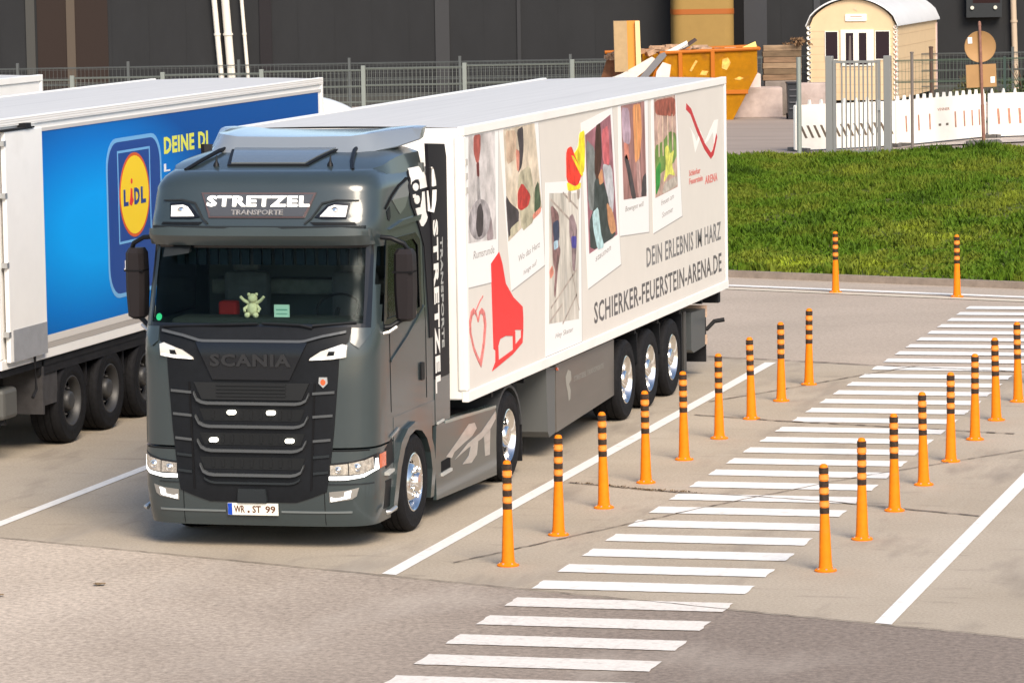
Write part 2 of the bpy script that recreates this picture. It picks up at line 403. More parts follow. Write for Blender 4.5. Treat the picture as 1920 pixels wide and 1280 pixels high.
# small leaves on the asphalt
for (x, y, s, lb) in ((-.75,-2.35,.06,'small dark brown leaf on the asphalt ahead of the grey truck'),(-1.45,-3.1,.04,'tiny brown leaf left of the other on the asphalt')):
    bm = bmesh.new(); vs = [bm.verts.new((x+s*math.cos(a)*(1.3 if k % 2 else .9), y+s*math.sin(a)*.8, .012+.012*(k % 2))) for k, a in enumerate([i*PI/4 for i in range(8)])]
    c = bm.verts.new((x, y, .03)); 
    for i in range(8): bm.faces.new((vs[i], vs[(i+1)%8], c))
    tag(obj('leaf', bm, weed), lb, 'leaf')

# ------------------------------------------------------------------ bollards
orange = mat('orange_bollard', (.80,.20,.003), .6, 0, 0, spec=.2, var=.10, scale=9, dirt=((.42,.14,.04), 6, .55, .55))
bband = mat('dark_reflector_band', (.045,.03,.022), .35, var=.4, scale=40)
oband = mat('orange_reflector', (.85,.27,.04), .3, 0, .4, var=.1, scale=60)
def make_bollard():
    t_ = thing('bollard', '', 'bollard', group='orange bollards along the crossing')
    bm = bmesh.new()
    lathe(bm, [(.0,.0),(.105,.0),(.108,.012),(.095,.022),(.066,.035),(.060,.10),(.052,.35),(.042,.58),(.040,.985),(.034,1.008),(.018,1.018),(0,1.02)], 20)
    obj('post', bm, orange, t_, 50)
    bm = bmesh.new()
    for k_ in range(6): lathe(bm, [(0,.022),(.011,.022),(.011,.034),(0,.034)], 6, c=(.083*math.cos(k_*PI/3), .083*math.sin(k_*PI/3), 0))
    obj('bolt', bm, alum, t_)
    for i, z in enumerate((.955, .828, .702, .577)):
        bm = bmesh.new(); lathe(bm, [(.0405,z-.029),(.0455,z-.028),(.0458,z+.028),(.0405,z+.029)], 20); obj('dark_band', bm, bband, t_, 40)
        bm = bmesh.new(); zz = z-.063; lathe(bm, [(.0405,zz-.024),(.0478,zz-.022),(.0478,zz+.022),(.0405,zz+.024)], 20)
        if i < 3: obj('reflective_band', bm, oband, t_, 40)
    return t_
b0 = make_bollard()
ords = ['nearest','second','third','fourth','fifth','sixth','seventh','eighth','farthest']
L1 = [(2.765,-.605),(2.768,1.36),(2.776,3.286),(2.785,5.226),(2.788,7.17),(2.793,9.10),(2.795,11.03),(2.80,12.93),(2.81,14.80)]
L2 = [(5.825,-.449),(5.828,1.536),(5.825,3.52),(5.82,5.481),(5.82,7.43),(5.812,9.38),(5.80,11.27),(5.805,13.22),(5.81,15.15)]
first = True
for row, nm in ((L1, 'beside the grey truck'), (L2, 'on the right side of the crossing')):
    for i, (x, y) in enumerate(row):
        lb = f'{ords[i]} banded orange bollard in the row {nm}'
        if row is L1 and i == 0: o = b0; o.location = (x, y, .0)
        else: o = copy_tree(b0, None, (x, y, 0))
        o['label'] = lb; o.rotation_euler = (random.uniform(-.016,.016), random.uniform(-.012,.012), random.uniform(0,3))
for (x, y), lb in (((.77,28.1),'orange bollard standing alone by the far kerb, nearer the lorry trailer'),((2.885,27.5),'orange bollard standing by the far kerb above the end of the crossing')):
    o = copy_tree(b0, None, (x, y, 0), lb); o.rotation_euler = (0, 0, 1)

# ------------------------------------------------------------------ wheels
def make_wheel(parent, x, y, side, r=.5, wd=.31, style='front', rim=None, dual=False):
    """x = outer face; side=+1 faces +x"""
    rim = rim or chrome; s = side; cx = x-s*wd
    bm = bmesh.new(); lathe(bm, [(0,0),(.20,0),(.20,wd*.7),(0,wd*.7)], 24, 'x'); hub = obj('wheel', bm, chassis, parent); hub.location = (min(x, cx) if s > 0 else min(x,cx), y, r)
    hub.location = (cx+ (0 if s > 0 else -wd*.7), y, r)
    def X(h): return (h if s > 0 else wd*.7-h)   # local from inner face
    bm = bmesh.new(); R0 = r*.575
    prof = [(R0,0.0),(r*.62,.0),(r*.78,-.004),(r*.93,.008),(r*.985,.035),(r,.05)]
    for g_ in (.28,.5,.72):
        prof += [(r,wd*g_-.008),(r-.012,wd*g_-.006),(r-.012,wd*g_+.006),(r,wd*g_+.008)]
    prof += [(r,wd-.05),(r*.985,wd-.035),(r*.93,wd-.008),(r*.90,wd-.003),(r*.885,wd-.006),(r*.78,wd+.003),(r*.64,wd),(r*.60,wd-.012),(R0,wd-.02)]
    lathe(bm, [(a, X(h)) for a, h in prof], 48, 'x'); obj('tyre', bm, rubber, hub, 40)
    bm = bmesh.new()
    if style == 'front':
        prof = [(R0+.005,wd-.03),(R0+.012,wd-.012),(R0,wd-.008),(.272,wd-.02),(.262,wd-.06),(.255,wd-.075),(.215,wd-.07),(.195,wd-.045),(.165,wd-.01),(.145,wd-.004),(.14,wd-.012),(.105,wd-.012),(.10,wd+.03),(.085,wd+.05),(.0,wd+.055)]
        hole = (5, 6)
    else:
        prof = [(R0+.005,wd-.03),(R0+.012,wd-.012),(R0,wd-.008),(.272,wd-.03),(.262,wd-.10),(.255,wd-.125),(.20,wd-.14),(.175,wd-.12),(.16,wd-.12),(.125,wd-.12),(.12,wd-.05),(.105,wd-.02),(.09,wd-.012),(.06,wd-.010),(.0,wd-.008)]
        hole = (5,)
    nn = 60
    lathe(bm, [(a, X(h)) for a, h in prof], nn, 'x', skip=lambda i, k_: i in hole and (k_ % 6) in (1,2,3))
    for k_ in range(10):
        a = 2*PI*(k_+.5)/10; rr_ = .15 if style == 'front' else .167
        h0 = wd-.01 if style == 'front' else wd-.12
        lathe(bm, [(0,X(h0)),(.014,X(h0)),(.014,X(h0+.03)),(.006,X(h0+.04)),(0,X(h0+.04))], 6, 'x', c=(0, rr_*math.cos(a), rr_*math.sin(a)))
    obj('rim', bm, rim, hub, 40)
    return hub

# ------------------------------------------------------------------ tractor unit
PW = 4.2; DP = .54
def tab(T, z):
    if z <= T[0][0]: return T[0][1]
    for (a, va), (b_, vb) in zip(T, T[1:]):
        if z <= b_: f = (z-a)/(b_-a); f = f*f*(3-2*f)*.3+f*.7; return va+(vb-va)*f
    return T[-1][1]
FT = [(.2,.05),(.35,.015),(.6,0),(1.0,.02),(1.5,.035),(2.0,.055),(2.2,.12),(2.6,.25),(2.98,.37),(3.02,.33),(3.1,.27),(3.22,.28),(3.35,.35),(3.58,.41),(3.64,.46),(3.69,.54),(3.72,.63)]
WT = [(.2,1.18),(.6,1.22),(2.1,1.225),(2.3,1.215),(3.0,1.205),(3.4,1.19),(3.56,1.175),(3.65,1.13),(3.72,1.06)]
def Wz(z): return tab(WT, z)
def fy(x, z):
    w_ = Wz(z); a = min(abs(x)/w_, .99999); return tab(FT, z)+DP*(1-(1-a**PW)**(1/PW))
FR = lambda x, z, w_: Vector((x, fy(x, z)-w_, z))
def SD(s): return lambda y, z, w_: Vector((s*(Wz(z)+w_), y, z))
TR = thing('tractor_unit', 'dark slate grey lorry tractor with chrome wheels and a lit name sign over its windscreen', 'truck', (0,0,0))
REAR = 2.30
def cab_loft(name, zs, m, hole=None, rear=REAR, cap_top=False, inner=False):
    bm = bmesh.new(); rows = []
    NA = 16
    for z in zs:
        w_ = Wz(z); f = tab(FT, z); half = []
        for i in range(NA+1):
            a = (PI/2)*i/NA; half.append((w_*math.sin(a)**(2/PW), f+DP*(1-math.cos(a)**(2/PW)) if i < NA else f+DP))
        ys = [y for y in (1.15,1.45,1.85,2.05) if y > f+DP+.04 and y < rear-.05]+[rear]
        while len(ys) < 5: ys.insert(0, lerp(f+DP, ys[0], .5))
        half += [(w_, y) for y in ys]
        pts = [(-x, y) for x, y in half[::-1]]+half[1:]
        rows.append([bm.verts.new((x, y, z)) for x, y in pts])
    n = len(rows[0])
    for r0, r1 in zip(rows, rows[1:]):
        for k_ in range(n-1):
            c = (r0[k_].co+r0[k_+1].co+r1[k_].co+r1[k_+1].co)/4
            if hole and hole(c): continue
            bm.faces.new((r0[k_], r0[k_+1], r1[k_+1], r1[k_]))
    for r0, r1 in zip(rows, rows[1:]): bm.faces.new((r0[0], r1[0], r1[-1], r0[-1]))
    if cap_top: bm.faces.new(rows[-1])
    bm.faces.new(rows[0][::-1])
    return obj(name, bm, m, TR, 35)
def cabhole(c):
    if not 2.22 < c.z < 2.98: return False
    if abs(c.x) < 1.10 and c.y < 1.0: return True
    return abs(c.x) > 1.15 and .50 < c.y < 1.85
cab_loft('cab', [1.02,1.3,1.6,1.9,2.05,2.2,2.23,2.4,2.6,2.8,2.97,3.0,3.03,3.06,3.1,3.16,3.22,3.28,3.35,3.45,3.52,3.56,3.6,3.63,3.66,3.68,3.70,3.72], paint, cabhole, cap_top=True)
# bumper: lower loft, stops at the wheel arch
cab_loft('bumper', [.235,.25,.27,.33,.40,.45,.6,.8,.9,1.0], paint, rear=.78, cap_top=True)
# roof crown behind the front edge
bm = bmesh.new()
def crown(y):  # height of the roof centre
    return 3.712+.20*math.sin(min(1,max(0,y-.70)/1.15)*PI/2)
rows = []
for y in [.70,.78,.9,1.05,1.25,1.5,1.8,2.1,2.3]:
    ext = .97+.13*min(1,(y-.7)/.35); sk = min(1.165, ext+.05)
    r_ = [bm.verts.new((-sk, y, 3.56))]; ed = 3.712+.62*(crown(y)-3.712)
    for i in range(17):
        x = -ext+2*ext*i/16; a = abs(x)/ext
        r_.append(bm.verts.new((x, y, ed+(crown(y)-ed)*(1-a**4)-.02*a**8)))
    r_.append(bm.verts.new((sk, y, 3.56))); rows.append(r_)
for a, b in zip(rows, rows[1:]):
    for i in range(18): bm.faces.new((a[i], a[i+1], b[i+1], b[i]))
bm.faces.new(rows[-1])
obj('roof', bm, paint, TR, 60)
# side lower panels with wheel arch (fender)
for s in (1, -1):
    S = SD(s)
    arch = [(.70,.30),(.72,.55),(.80,.78),(.95,.97),(1.18,1.08),(1.46,1.12),(1.74,1.08),(1.97,.97),(2.12,.78),(2.2,.55),(2.2,.25)]
    inn = [(.84,.30),(.86,.55),(.93,.72),(1.06,.89),(1.24,1.0),(1.46,1.035),(1.68,1.0),(1.86,.90),(1.99,.74),(2.06,.55),(2.08,.25)]
    bm = bmesh.new()
    for i in range(len(arch)-1): plate(bm, [arch[i],arch[i+1],inn[i+1],inn[i]], -.05, .045, S)
    obj('fender', bm, paint, TR, 40)
    bm = bmesh.new()
    for i in range(1, len(arch)-1):
        a, b = arch[i], arch[i+1]
        if .79 < a[0] and b[0] <= 2.2 and a[1] > .7: plate(bm, [(a[0],a[1]+.003),(b[0],b[1]+.003),(b[0],1.24),(a[0],1.24)], -.12, .004, S)
    plate(bm, rect(2.2,.98,2.3,1.24), -.12, .004, S)
    obj('lower_side_panel', bm, paint, TR)
    # black wheel arch liner
    bm = bmesh.new()
    for i in range(len(inn)-1):
        a, b = inn[i], inn[i+1]
        bm.faces.new([bm.verts.new(S(a[0],a[1],-.03)), bm.verts.new(S(b[0],b[1],-.03)), bm.verts.new(S(b[0],b[1],-.55)), bm.verts.new(S(a[0],a[1],-.55))])
    plate(bm, rect(.84,.3,2.08,1.0), -.56, -.55, S)
    obj('arch_liner', bm, darkgap, TR)
# black lower mask & grille base
gb = [(-1.0,2.205),(-.98,2.06),(-.90,2.0),(-.885,1.75),(-.84,1.2),(-.79,.75),(-.76,.585),(-.62,.53),(-.45,.475),(.45,.475),(.62,.53),(.76,.585),(.79,.75),(.84,1.2),(.885,1.75),(.90,2.0),(.98,2.06),(1.0,2.205)]
GR = plo('grille', gb, -.02, .012, FR, blackp, TR, cu=.1)
plo('badge_panel', [(-.58,2.06),(-.40,1.69),(.40,1.69),(.58,2.06)], .0125, .035, FR, blackg, GR, cu=.1)
texto('raised_lettering', 'SCANIA', -.42, 1.82, .42, 1.945, .035, .05, FR, mat('black_chrome', (.020,.020,.022), .35, .2), GR, bold=.035)
# slatted vent panel
bm = bmesh.new(); plate(bm, [(-.60,1.66),(-.52,1.49),(.52,1.49),(.60,1.66)], .0125, .028, FR, .1)
for k_ in range(4): plate(bm, rect(-.36,1.525+k_*.035,.36,1.54+k_*.035), .028, .04, FR, .1)
obj('vent_panel', bm, mat('vent_grey', (.014,.015,.016), .5, spec=.25), GR)
def bar(zb, h, xo, xi, bm, off=.03, th=.028):
    P = [(-xo,zb+h),(-xi-.05,zb+.035),(-xi,zb+.01),(-xi+.06,zb),(xi-.06,zb),(xi,zb+.01),(xi+.05,zb+.035),(xo,zb+h)]
    for a, b in zip(P, P[1:]): plate(bm, [(a[0],a[1]-th/2),(b[0],b[1]-th/2),(b[0],b[1]+th/2),(a[0],a[1]+th/2)], .0125, .0125+off+.012, FR, .1)
for zb, h, xo, xi in ((1.455,.10,.60,.52),(1.225,.10,.585,.50),(.985,.10,.565,.48),(.745,.10,.54,.46)):
    bm = bmesh.new(); bar(zb, h, xo, xi, bm); obj('grille_bar', bm, barm, GR, 40)
bm = bmesh.new(); bar(.665, .05, .50, .44, bm, .015, .02); obj('grille_bar', bm, paint_d, GR)
for zb in (1.30, 1.06, .82):   # recessed mesh panels between the bars
    bm = bmesh.new(); plate(bm, [(-.55,zb+.10),(-.5,zb-.02),(.5,zb-.02),(.55,zb+.10)], .0125, .018, FR, .1)
    for k_ in range(9): plate(bm, rect(-.42+k_*.1,zb-.0,-.39+k_*.1,zb+.08), .018, .024, FR)
    obj('mesh_panel', bm, mat('mesh_black', (.010,.011,.012), .6, spec=.2), GR)
for s in (-1, 1):
    for z0 in (1.56, 1.33, 1.09, .93, .77):
        bm = bmesh.new(); x0, x1 = .63, .89-(2-z0)*.09
        plate(bm, [(s*x0,z0-.015),(s*x1,z0+.0),(s*x1,z0+.025),(s*x0,z0+.01)], .0125, .03, FR, .05)
        obj('grille_slat', bm, barm if z0 > 1.05 else paint_d, GR)
    bm = bmesh.new(); plate(bm, [(s*.60,.60),(s*.615,.60),(s*.66,1.66),(s*.645,1.66)], .0125, .022, FR); obj('grille_divider', bm, darkgap, GR)
# hood lip line
bm = bmesh.new()
for a, b in zip([(-.96,2.165),(-.72,2.12),(-.55,2.075),(-.5,2.07),(.5,2.07),(.55,2.075),(.72,2.12)], [(-.72,2.12),(-.55,2.075),(-.5,2.07),(.5,2.07),(.55,2.075),(.72,2.12),(.96,2.165)]):
    plate(bm, [(a[0],a[1]-.012),(b[0],b[1]-.012),(b[0],b[1]+.012),(a[0],a[1]+.012)], .0125, .042, FR, .1)
obj('hood_lip', bm, barm, GR)
# griffin-like shield badge
bm = bmesh.new(); plate(bm, [(.70,1.72),(.78,1.72),(.785,1.66),(.74,1.615),(.695,1.66)], .0125, .028, FR); sh = obj('shield_badge', bm, alum, GR)
plo('shield_emblem', ell(.74,1.672,.026,.03,12), .0285, .032, FR, amber, GR)
for x, z in ((-.205,1.365),(.205,1.365),(-.395,1.09),(.395,1.09)):
    plo('grille_light', rrect(x-.045,z-.022,x+.045,z+.022,.02), .0125, .045, FR, lampw, TR)
# radar box in bumper, licence plate
plo('radar_cover', [(-.14,.61),(-.15,.52),(-.15,.47),(.15,.47),(.15,.52),(.14,.61)], .013, .05, FR, paint_d, TR)
LP = plo('license_plate', rect(-.262,.345,.262,.465), .015, .03, FR, mat('plate_white', (.78,.76,.68), .4), TR)
plo('country_band', rect(-.26,.347,-.215,.463), .0305, .032, FR, mat('plate_blue', (.01,.06,.42), .4), LP)
pt = mat('plate_ink', (.10,.03,.01), .5)
texto('plate_lettering', 'WR', -.195, .37, -.085, .44, .0305, .032, FR, pt, LP, bold=.02)
texto('plate_lettering', 'ST', -.005, .37, .085, .44, .0305, .032, FR, pt, LP, bold=.02)
texto('plate_lettering', '99', .13, .37, .235, .44, .0305, .032, FR, pt, LP, bold=.02)
plo('plate_seal', ell(-.045,.38,.012,.012,10), .0305, .032, FR, pt, LP)
# bumper lines
bm = bmesh.new(); plate(bm, rect(-1.0,.372,-.29,.392), .001, .012, FR, .05); plate(bm, rect(.29,.372,1.0,.392), .001, .012, FR, .05); obj('bumper_crease', bm, mat('edge_paint', (.16,.185,.19), .3, .3, 1), TR)
bm = bmesh.new()
for s in (-1, 1): plate(bm, rect(s*.735-.003,.25,s*.735+.003,.58), .0005, .003, FR); 
plate(bm, rect(-1.16,.985,1.16,.998), .0005, .004, FR, .05)
obj('panel_gap', bm, darkgap, TR)
bm = bmesh.new(); plate(bm, rect(-1.0,.655,-.77,.665), .001, .01, FR, .05); plate(bm, rect(.77,.655,1.19,.668), .001, .01, FR, .05); obj('bumper_crease', bm, paint_d, TR)
for s in (-1, 1):
    # headlights
    hp = [(s*.785,.70),(s*.785,.865),(s*1.0,.885),(s*1.13,.915),(s*1.215,.95),(s*1.222,.80),(s*1.12,.735),(s*.95,.70)]
    H = plo('headlight', hp, -.01, .012, FR, blackg, TR, cu=.03)
    plo('reflector', [(s*.80,.755),(s*.80,.85),(s*.97,.865),(s*.975,.755)], .0125, .02, FR, lampglass, H, cu=.05)
    plo('reflector', [(s*.985,.755),(s*.98,.868),(s*1.12,.895),(s*1.185,.92),(s*1.19,.81),(s*1.11,.765)], .0125, .02, FR, lampglass, H, cu=.03)
    for cx_, cz_, rr_ in ((.88,.803,.036),(1.06,.825,.042)):
        bm = bmesh.new(); y_ = fy(s*cx_, cz_)-.02
        lathe(bm, [(rr_,0),(rr_,-.012),(rr_*.8,-.014),(rr_*.75,-.006),(rr_*.5,-.018),(0,-.024)], 20, 'y', c=(s*cx_, y_, cz_)); obj('projector_lens', bm, chrome, H, 40)
    plo('daytime_running_light', [(s*.79,.705),(s*.79,.742),(s*.97,.742),(s*1.11,.758),(s*1.195,.80),(s*1.2,.90),(s*1.212,.90),(s*1.215,.79),(s*1.12,.73),(s*.95,.705)], .0205, .028, FR, drl, H, cu=.03)
    plo('turn_signal', [(s*1.2165,.79),(s*1.2165,.93),(s*1.2325,.94),(s*1.2325,.80)], .004, .03, FR, amber, H)
    # fog lights
    G_ = plo('fog_light', [(s*.785,.48),(s*.785,.585),(s*.95,.60),(s*1.07,.625),(s*1.045,.54),(s*1.0,.51)], -.01, .008, FR, mat('lamp_housing', (.30,.29,.27), .3, .4), TR, cu=.04)
    plo('lens', [(s*.80,.49),(s*.80,.535),(s*.84,.52),(s*.93,.535),(s*.94,.585),(s*1.0,.60),(s*.985,.525)], .0085, .014, FR, drl, G_, cu=.04)
    # upper marker lights
    U_ = plo('upper_marker_light', [(s*.60,1.885),(s*.61,1.905),(s*.72,1.975),(s*.93,2.045),(s*.975,2.03),(s*.965,1.915),(s*.82,1.895)], .0, .03, FR, mat('marker_glass', (.75,.73,.68), .15, .3, 1), TR, cu=.05)
    plo('bulb', [(s*.78,1.93),(s*.80,1.975),(s*.86,1.975),(s*.85,1.93)], .0305, .034, FR, blackp, U_)
    plo('light_strip', [(s*.62,1.89),(s*.63,1.90),(s*.80,1.925),(s*.95,1.935),(s*.955,1.922),(s*.82,1.902)], .0305, .035, FR, drl, U_, cu=.05)
    # shiny shoulder by the windscreen foot
    plo('cowl_cap', [(s*1.0,2.20),(s*1.0,2.06),(s*1.08,2.0),(s*1.17,2.12),(s*1.2,2.19)], .001, .014, FR, paint, TR, cu=.03)
    # manoeuvring pipe / step opening on bumper corner
    S = SD(s)
    plo('step_recess', rect(.50,.36,.70,.64), -.02, .004, S, blackp, TR, cu=.05)
    plo('corner_recess', [(.52,.76),(.50,.96),(.74,1.04),(.80,.80)], -.02, .004, S, blackp, TR, cu=.05)
    bm = bmesh.new(); tube(bm, [(s*1.25,.40,.34),(s*1.285,.42,.345),(s*1.285,.62,.36)], .022, 10); obj('tow_step', bm, alum, TR, 40)
    plo('step', [(.47,.70),(.66,.72),(.66,.745),(.47,.73)], .0, .05, S, mat('step_grey', (.4,.4,.38), .5), TR)
# windscreen & trim
plo('windscreen', [(-1.13,2.215),(1.13,2.215),(1.10,2.985),(-1.10,2.985)], -.012, -.006, FR, glassmat('windscreen_glass', (.82,.90,.88), 1.12), TR, cu=.06, cv=.1)
bm = bmesh.new()
ring(bm, [(-1.165,2.19),(1.165,2.19),(1.14,3.0),(-1.14,3.0)], [(-1.10,2.235),(1.10,2.235),(1.075,2.965),(-1.075,2.965)], .001, .006, FR, .04, .1)
obj('windscreen_frame', bm, blackg, TR)
for s in (-1, 1):
    S = SD(s)
    plo('side_window', [(.62,2.22),(1.86,2.22),(1.86,2.90),(1.7,2.98),(.78,2.98)], -.012, -.006, S, glassmat('side_glass', (.55,.58,.53), 1.35), TR, cv=.2)
    bm = bmesh.new()
    ring(bm, [(.52,2.12),(1.90,2.2),(1.92,2.93),(1.76,3.02),(.72,3.02)], [(.64,2.24),(1.83,2.25),(1.83,2.88),(1.68,2.96),(.78,2.96)], .002, .008, S, 0, .2)
    obj('side_window_frame', bm, blackg, TR)
    # wind deflector/ rain guard line, door crease, handle
    plo('side_crease', [(.74,1.82),(1.3,2.0),(1.98,2.26),(1.98,2.235),(1.3,1.97),(.74,1.80)], .001, .016, S, paint, TR, cv=.1)
    plo('side_crease', [(.80,3.12),(1.9,3.14),(1.95,3.19),(1.3,3.18)], .001, .03, S, paint, TR, cv=.1)
    plo('door_gap', stroke([(.74,1.30),(.72,2.1),(.72,3.02)], .008), .0005, .004, S, darkgap, TR, cv=.2)
    plo('door_gap', stroke([(2.02,1.3),(2.02,3.06)], .008), .0005, .004, S, darkgap, TR, cv=.2)
    plo('door_handle', rrect(1.78,1.50,1.90,1.68,.02), .001, .02, S, blackp, TR)
    plo('side_crease', [(.68,1.045),(.95,1.10),(.95,1.125),(.68,1.065)], .001, .02, S, mat('edge_paint', (.1,.1,.1)), TR)
    # curved dark roof line
    pts = [(.76,3.33),(1.0,3.44),(1.3,3.53),(1.6,3.58),(1.75,3.57)]
    plo('roof_seam', stroke(pts, .022), .0, .012, S, darkgap, TR, cv=.1)
    plo('side_vent', [(.80,3.30),(.92,3.34),(.93,3.24),(.88,3.20),(.82,3.22)], .0, .006, S, blackp, TR, cv=.1)
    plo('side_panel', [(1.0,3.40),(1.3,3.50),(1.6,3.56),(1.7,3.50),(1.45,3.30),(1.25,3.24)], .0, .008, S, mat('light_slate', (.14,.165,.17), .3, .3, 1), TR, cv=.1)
# visor
bm = bmesh.new(); plate(bm, [(-1.155,3.0),(1.155,3.0),(1.14,3.16),(.9,3.185),(.3,3.17),(.25,3.185),(-.25,3.185),(-.3,3.17),(-.9,3.185),(-1.14,3.16)], .0, .11, FR, .06, .05)
obj('sun_visor', bm, paint, TR, 30)
plo('visor_line', [(-1.1,3.165),(1.1,3.165),(1.1,3.19),(-1.1,3.19)], .0, .075, FR, paint_d, TR, cu=.06)
# roof lamps & sign
for s in (-1, 1):
    Rl = plo('roof_lamp', [(s*.60,3.275),(s*.69,3.26),(s*.92,3.26),(s*.94,3.41),(s*.80,3.42),(s*.72,3.40)], -.01, .012, FR, blackg, TR, cu=.04)
    plo('lens', [(s*.655,3.285),(s*.91,3.28),(s*.92,3.385),(s*.79,3.395),(s*.735,3.375)], .0125, .022, FR, mat('lamp_clear', (.85,.83,.78), .12, .2, 1, emit=.35), Rl, cu=.04)
    bm = bmesh.new(); lathe(bm, [(.04,0),(.042,-.012),(.03,-.006),(0,-.016)], 18, 'y', c=(s*.80, fy(.80,3.34)-.022, 3.335)); obj('bulb', bm, chrome, Rl, 40)
    plo('air_intake', [(s*.56,3.23),(s*1.0,3.225),(s*1.02,3.20),(s*.60,3.20)], .0, .012, FR, blackp, TR, cu=.05)
    plo('front_crease', [(s*.50,3.22),(s*.56,3.27),(s*.66,3.42),(s*.80,3.45),(s*1.02,3.44),(s*1.02,3.43),(s*.80,3.435),(s*.67,3.405),(s*.575,3.26),(s*.51,3.205)], .0, .018, FR, paint_d, TR, cu=.05)
SG = plo('name_sign', [(-.60,3.515),(-.50,3.27),(.50,3.27),(.60,3.515)], -.01, .014, FR, mat('sign_frame', (.12,.075,.065), .3, .4, .6), TR, cu=.1)
plo('sign_face', [(-.575,3.50),(-.485,3.285),(.485,3.285),(.575,3.50)], .0145, .018, FR, mat('sign_face', (.075,.075,.075), .25, .3, .8), SG, cu=.1)
bm = bmesh.new(); text_into(bm, 'STRETZEL', -.53, 3.38, .54, 3.485, .0185, .03, FR, bold=.035); obj('sign_lettering', bm, mat('sign_white', (1,.98,.92), .3, emit=.9), SG)
bm = bmesh.new(); text_into(bm, 'TRANSPORTE', -.27, 3.30, .27, 3.35, .022, .03, FR, bold=.02); obj('sign_lettering', bm, mat('sign_grey', (.32,.30,.28), .3, .5), SG)
# roof hatch, antennas, ridges
bm = bmesh.new(); plate(bm, [(-.475,.835),(.375,.835),(.54,1.43),(-.62,1.43)], .002, .022, lambda u, v, w_: Vector((u, v, crown(v)+w_-.004)), .1, .1); obj('hatch_seal', bm, blackp, TR)
bm = bmesh.new(); plate(bm, [(-.44,.86),(.34,.86),(.50,1.40),(-.58,1.40)], .004, .035, lambda u, v, w_: Vector((u, v, crown(v)+w_-.004)), .1, .1)
obj('roof_hatch', bm, mat('hatch_glossy', (.10,.115,.12), .12, .0, 1), TR)
for s in (-1, 1):
    bm = bmesh.new(); tube(bm, [(s*.88,.72,3.72),(s*.80,.95,crown(.95)+.015),(s*.72,1.3,crown(1.3)+.02),(s*.66,1.7,crown(1.7)+.01)], [.018,.022,.022,.02], 8); obj('roof_rail', bm, blackp, TR, 60)
    bm = bmesh.new(); tube(bm, [(s*.60,.86,3.73),(s*.60,.86,3.77),(s*.60,.87,3.80),(s*.60,.88,3.86)], [.035,.03,.012,.005], 8); obj('antenna', bm, blackp, TR, 60)
# roof deflector
bm = bmesh.new()
def loft(bm, secs, close=True):
    rs = [[bm.verts.new(p) for p in s_] for s_ in secs]; n = len(rs[0])
    for a, b in zip(rs, rs[1:]):
        for k_ in range(n if close else n-1): bm.faces.new((a[k_], a[(k_+1)%n], b[(k_+1)%n], b[k_]))
    bm.faces.new(rs[0]); bm.faces.new(rs[-1][::-1])
secs = []
for x, yf, z0, z1 in ((-1.10,2.35,3.93,4.04),(-1.0,1.9,3.88,4.045),(-.86,1.5,3.85,4.04),(-.72,1.36,3.84,4.03),(-.60,1.33,3.84,4.015),(0,1.31,3.84,4.01),(.60,1.33,3.84,4.015),(.72,1.36,3.84,4.03),(.86,1.5,3.85,4.04),(1.0,1.9,3.88,4.045),(1.10,2.35,3.93,4.04)):
    secs.append([(x,yf,z0+.01),(x,yf+.02,z0),(x,2.5,z0+.02),(x,2.62,z1+.02),(x,yf+.40 if abs(x)<.9 else 2.5,z1+.01),(x,yf+.22 if abs(x)<1.0 else 2.45,z1-.005)])
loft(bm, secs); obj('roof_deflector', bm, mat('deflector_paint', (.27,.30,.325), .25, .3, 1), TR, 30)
bm = bmesh.new(); plate(bm, [(-.8,1.42),(.8,1.42),(1.0,2.3),(-1.0,2.3)], 0, .06, lambda u, v, w_: Vector((u, v, 3.785+w_))); obj('deflector_base', bm, blackp, TR)
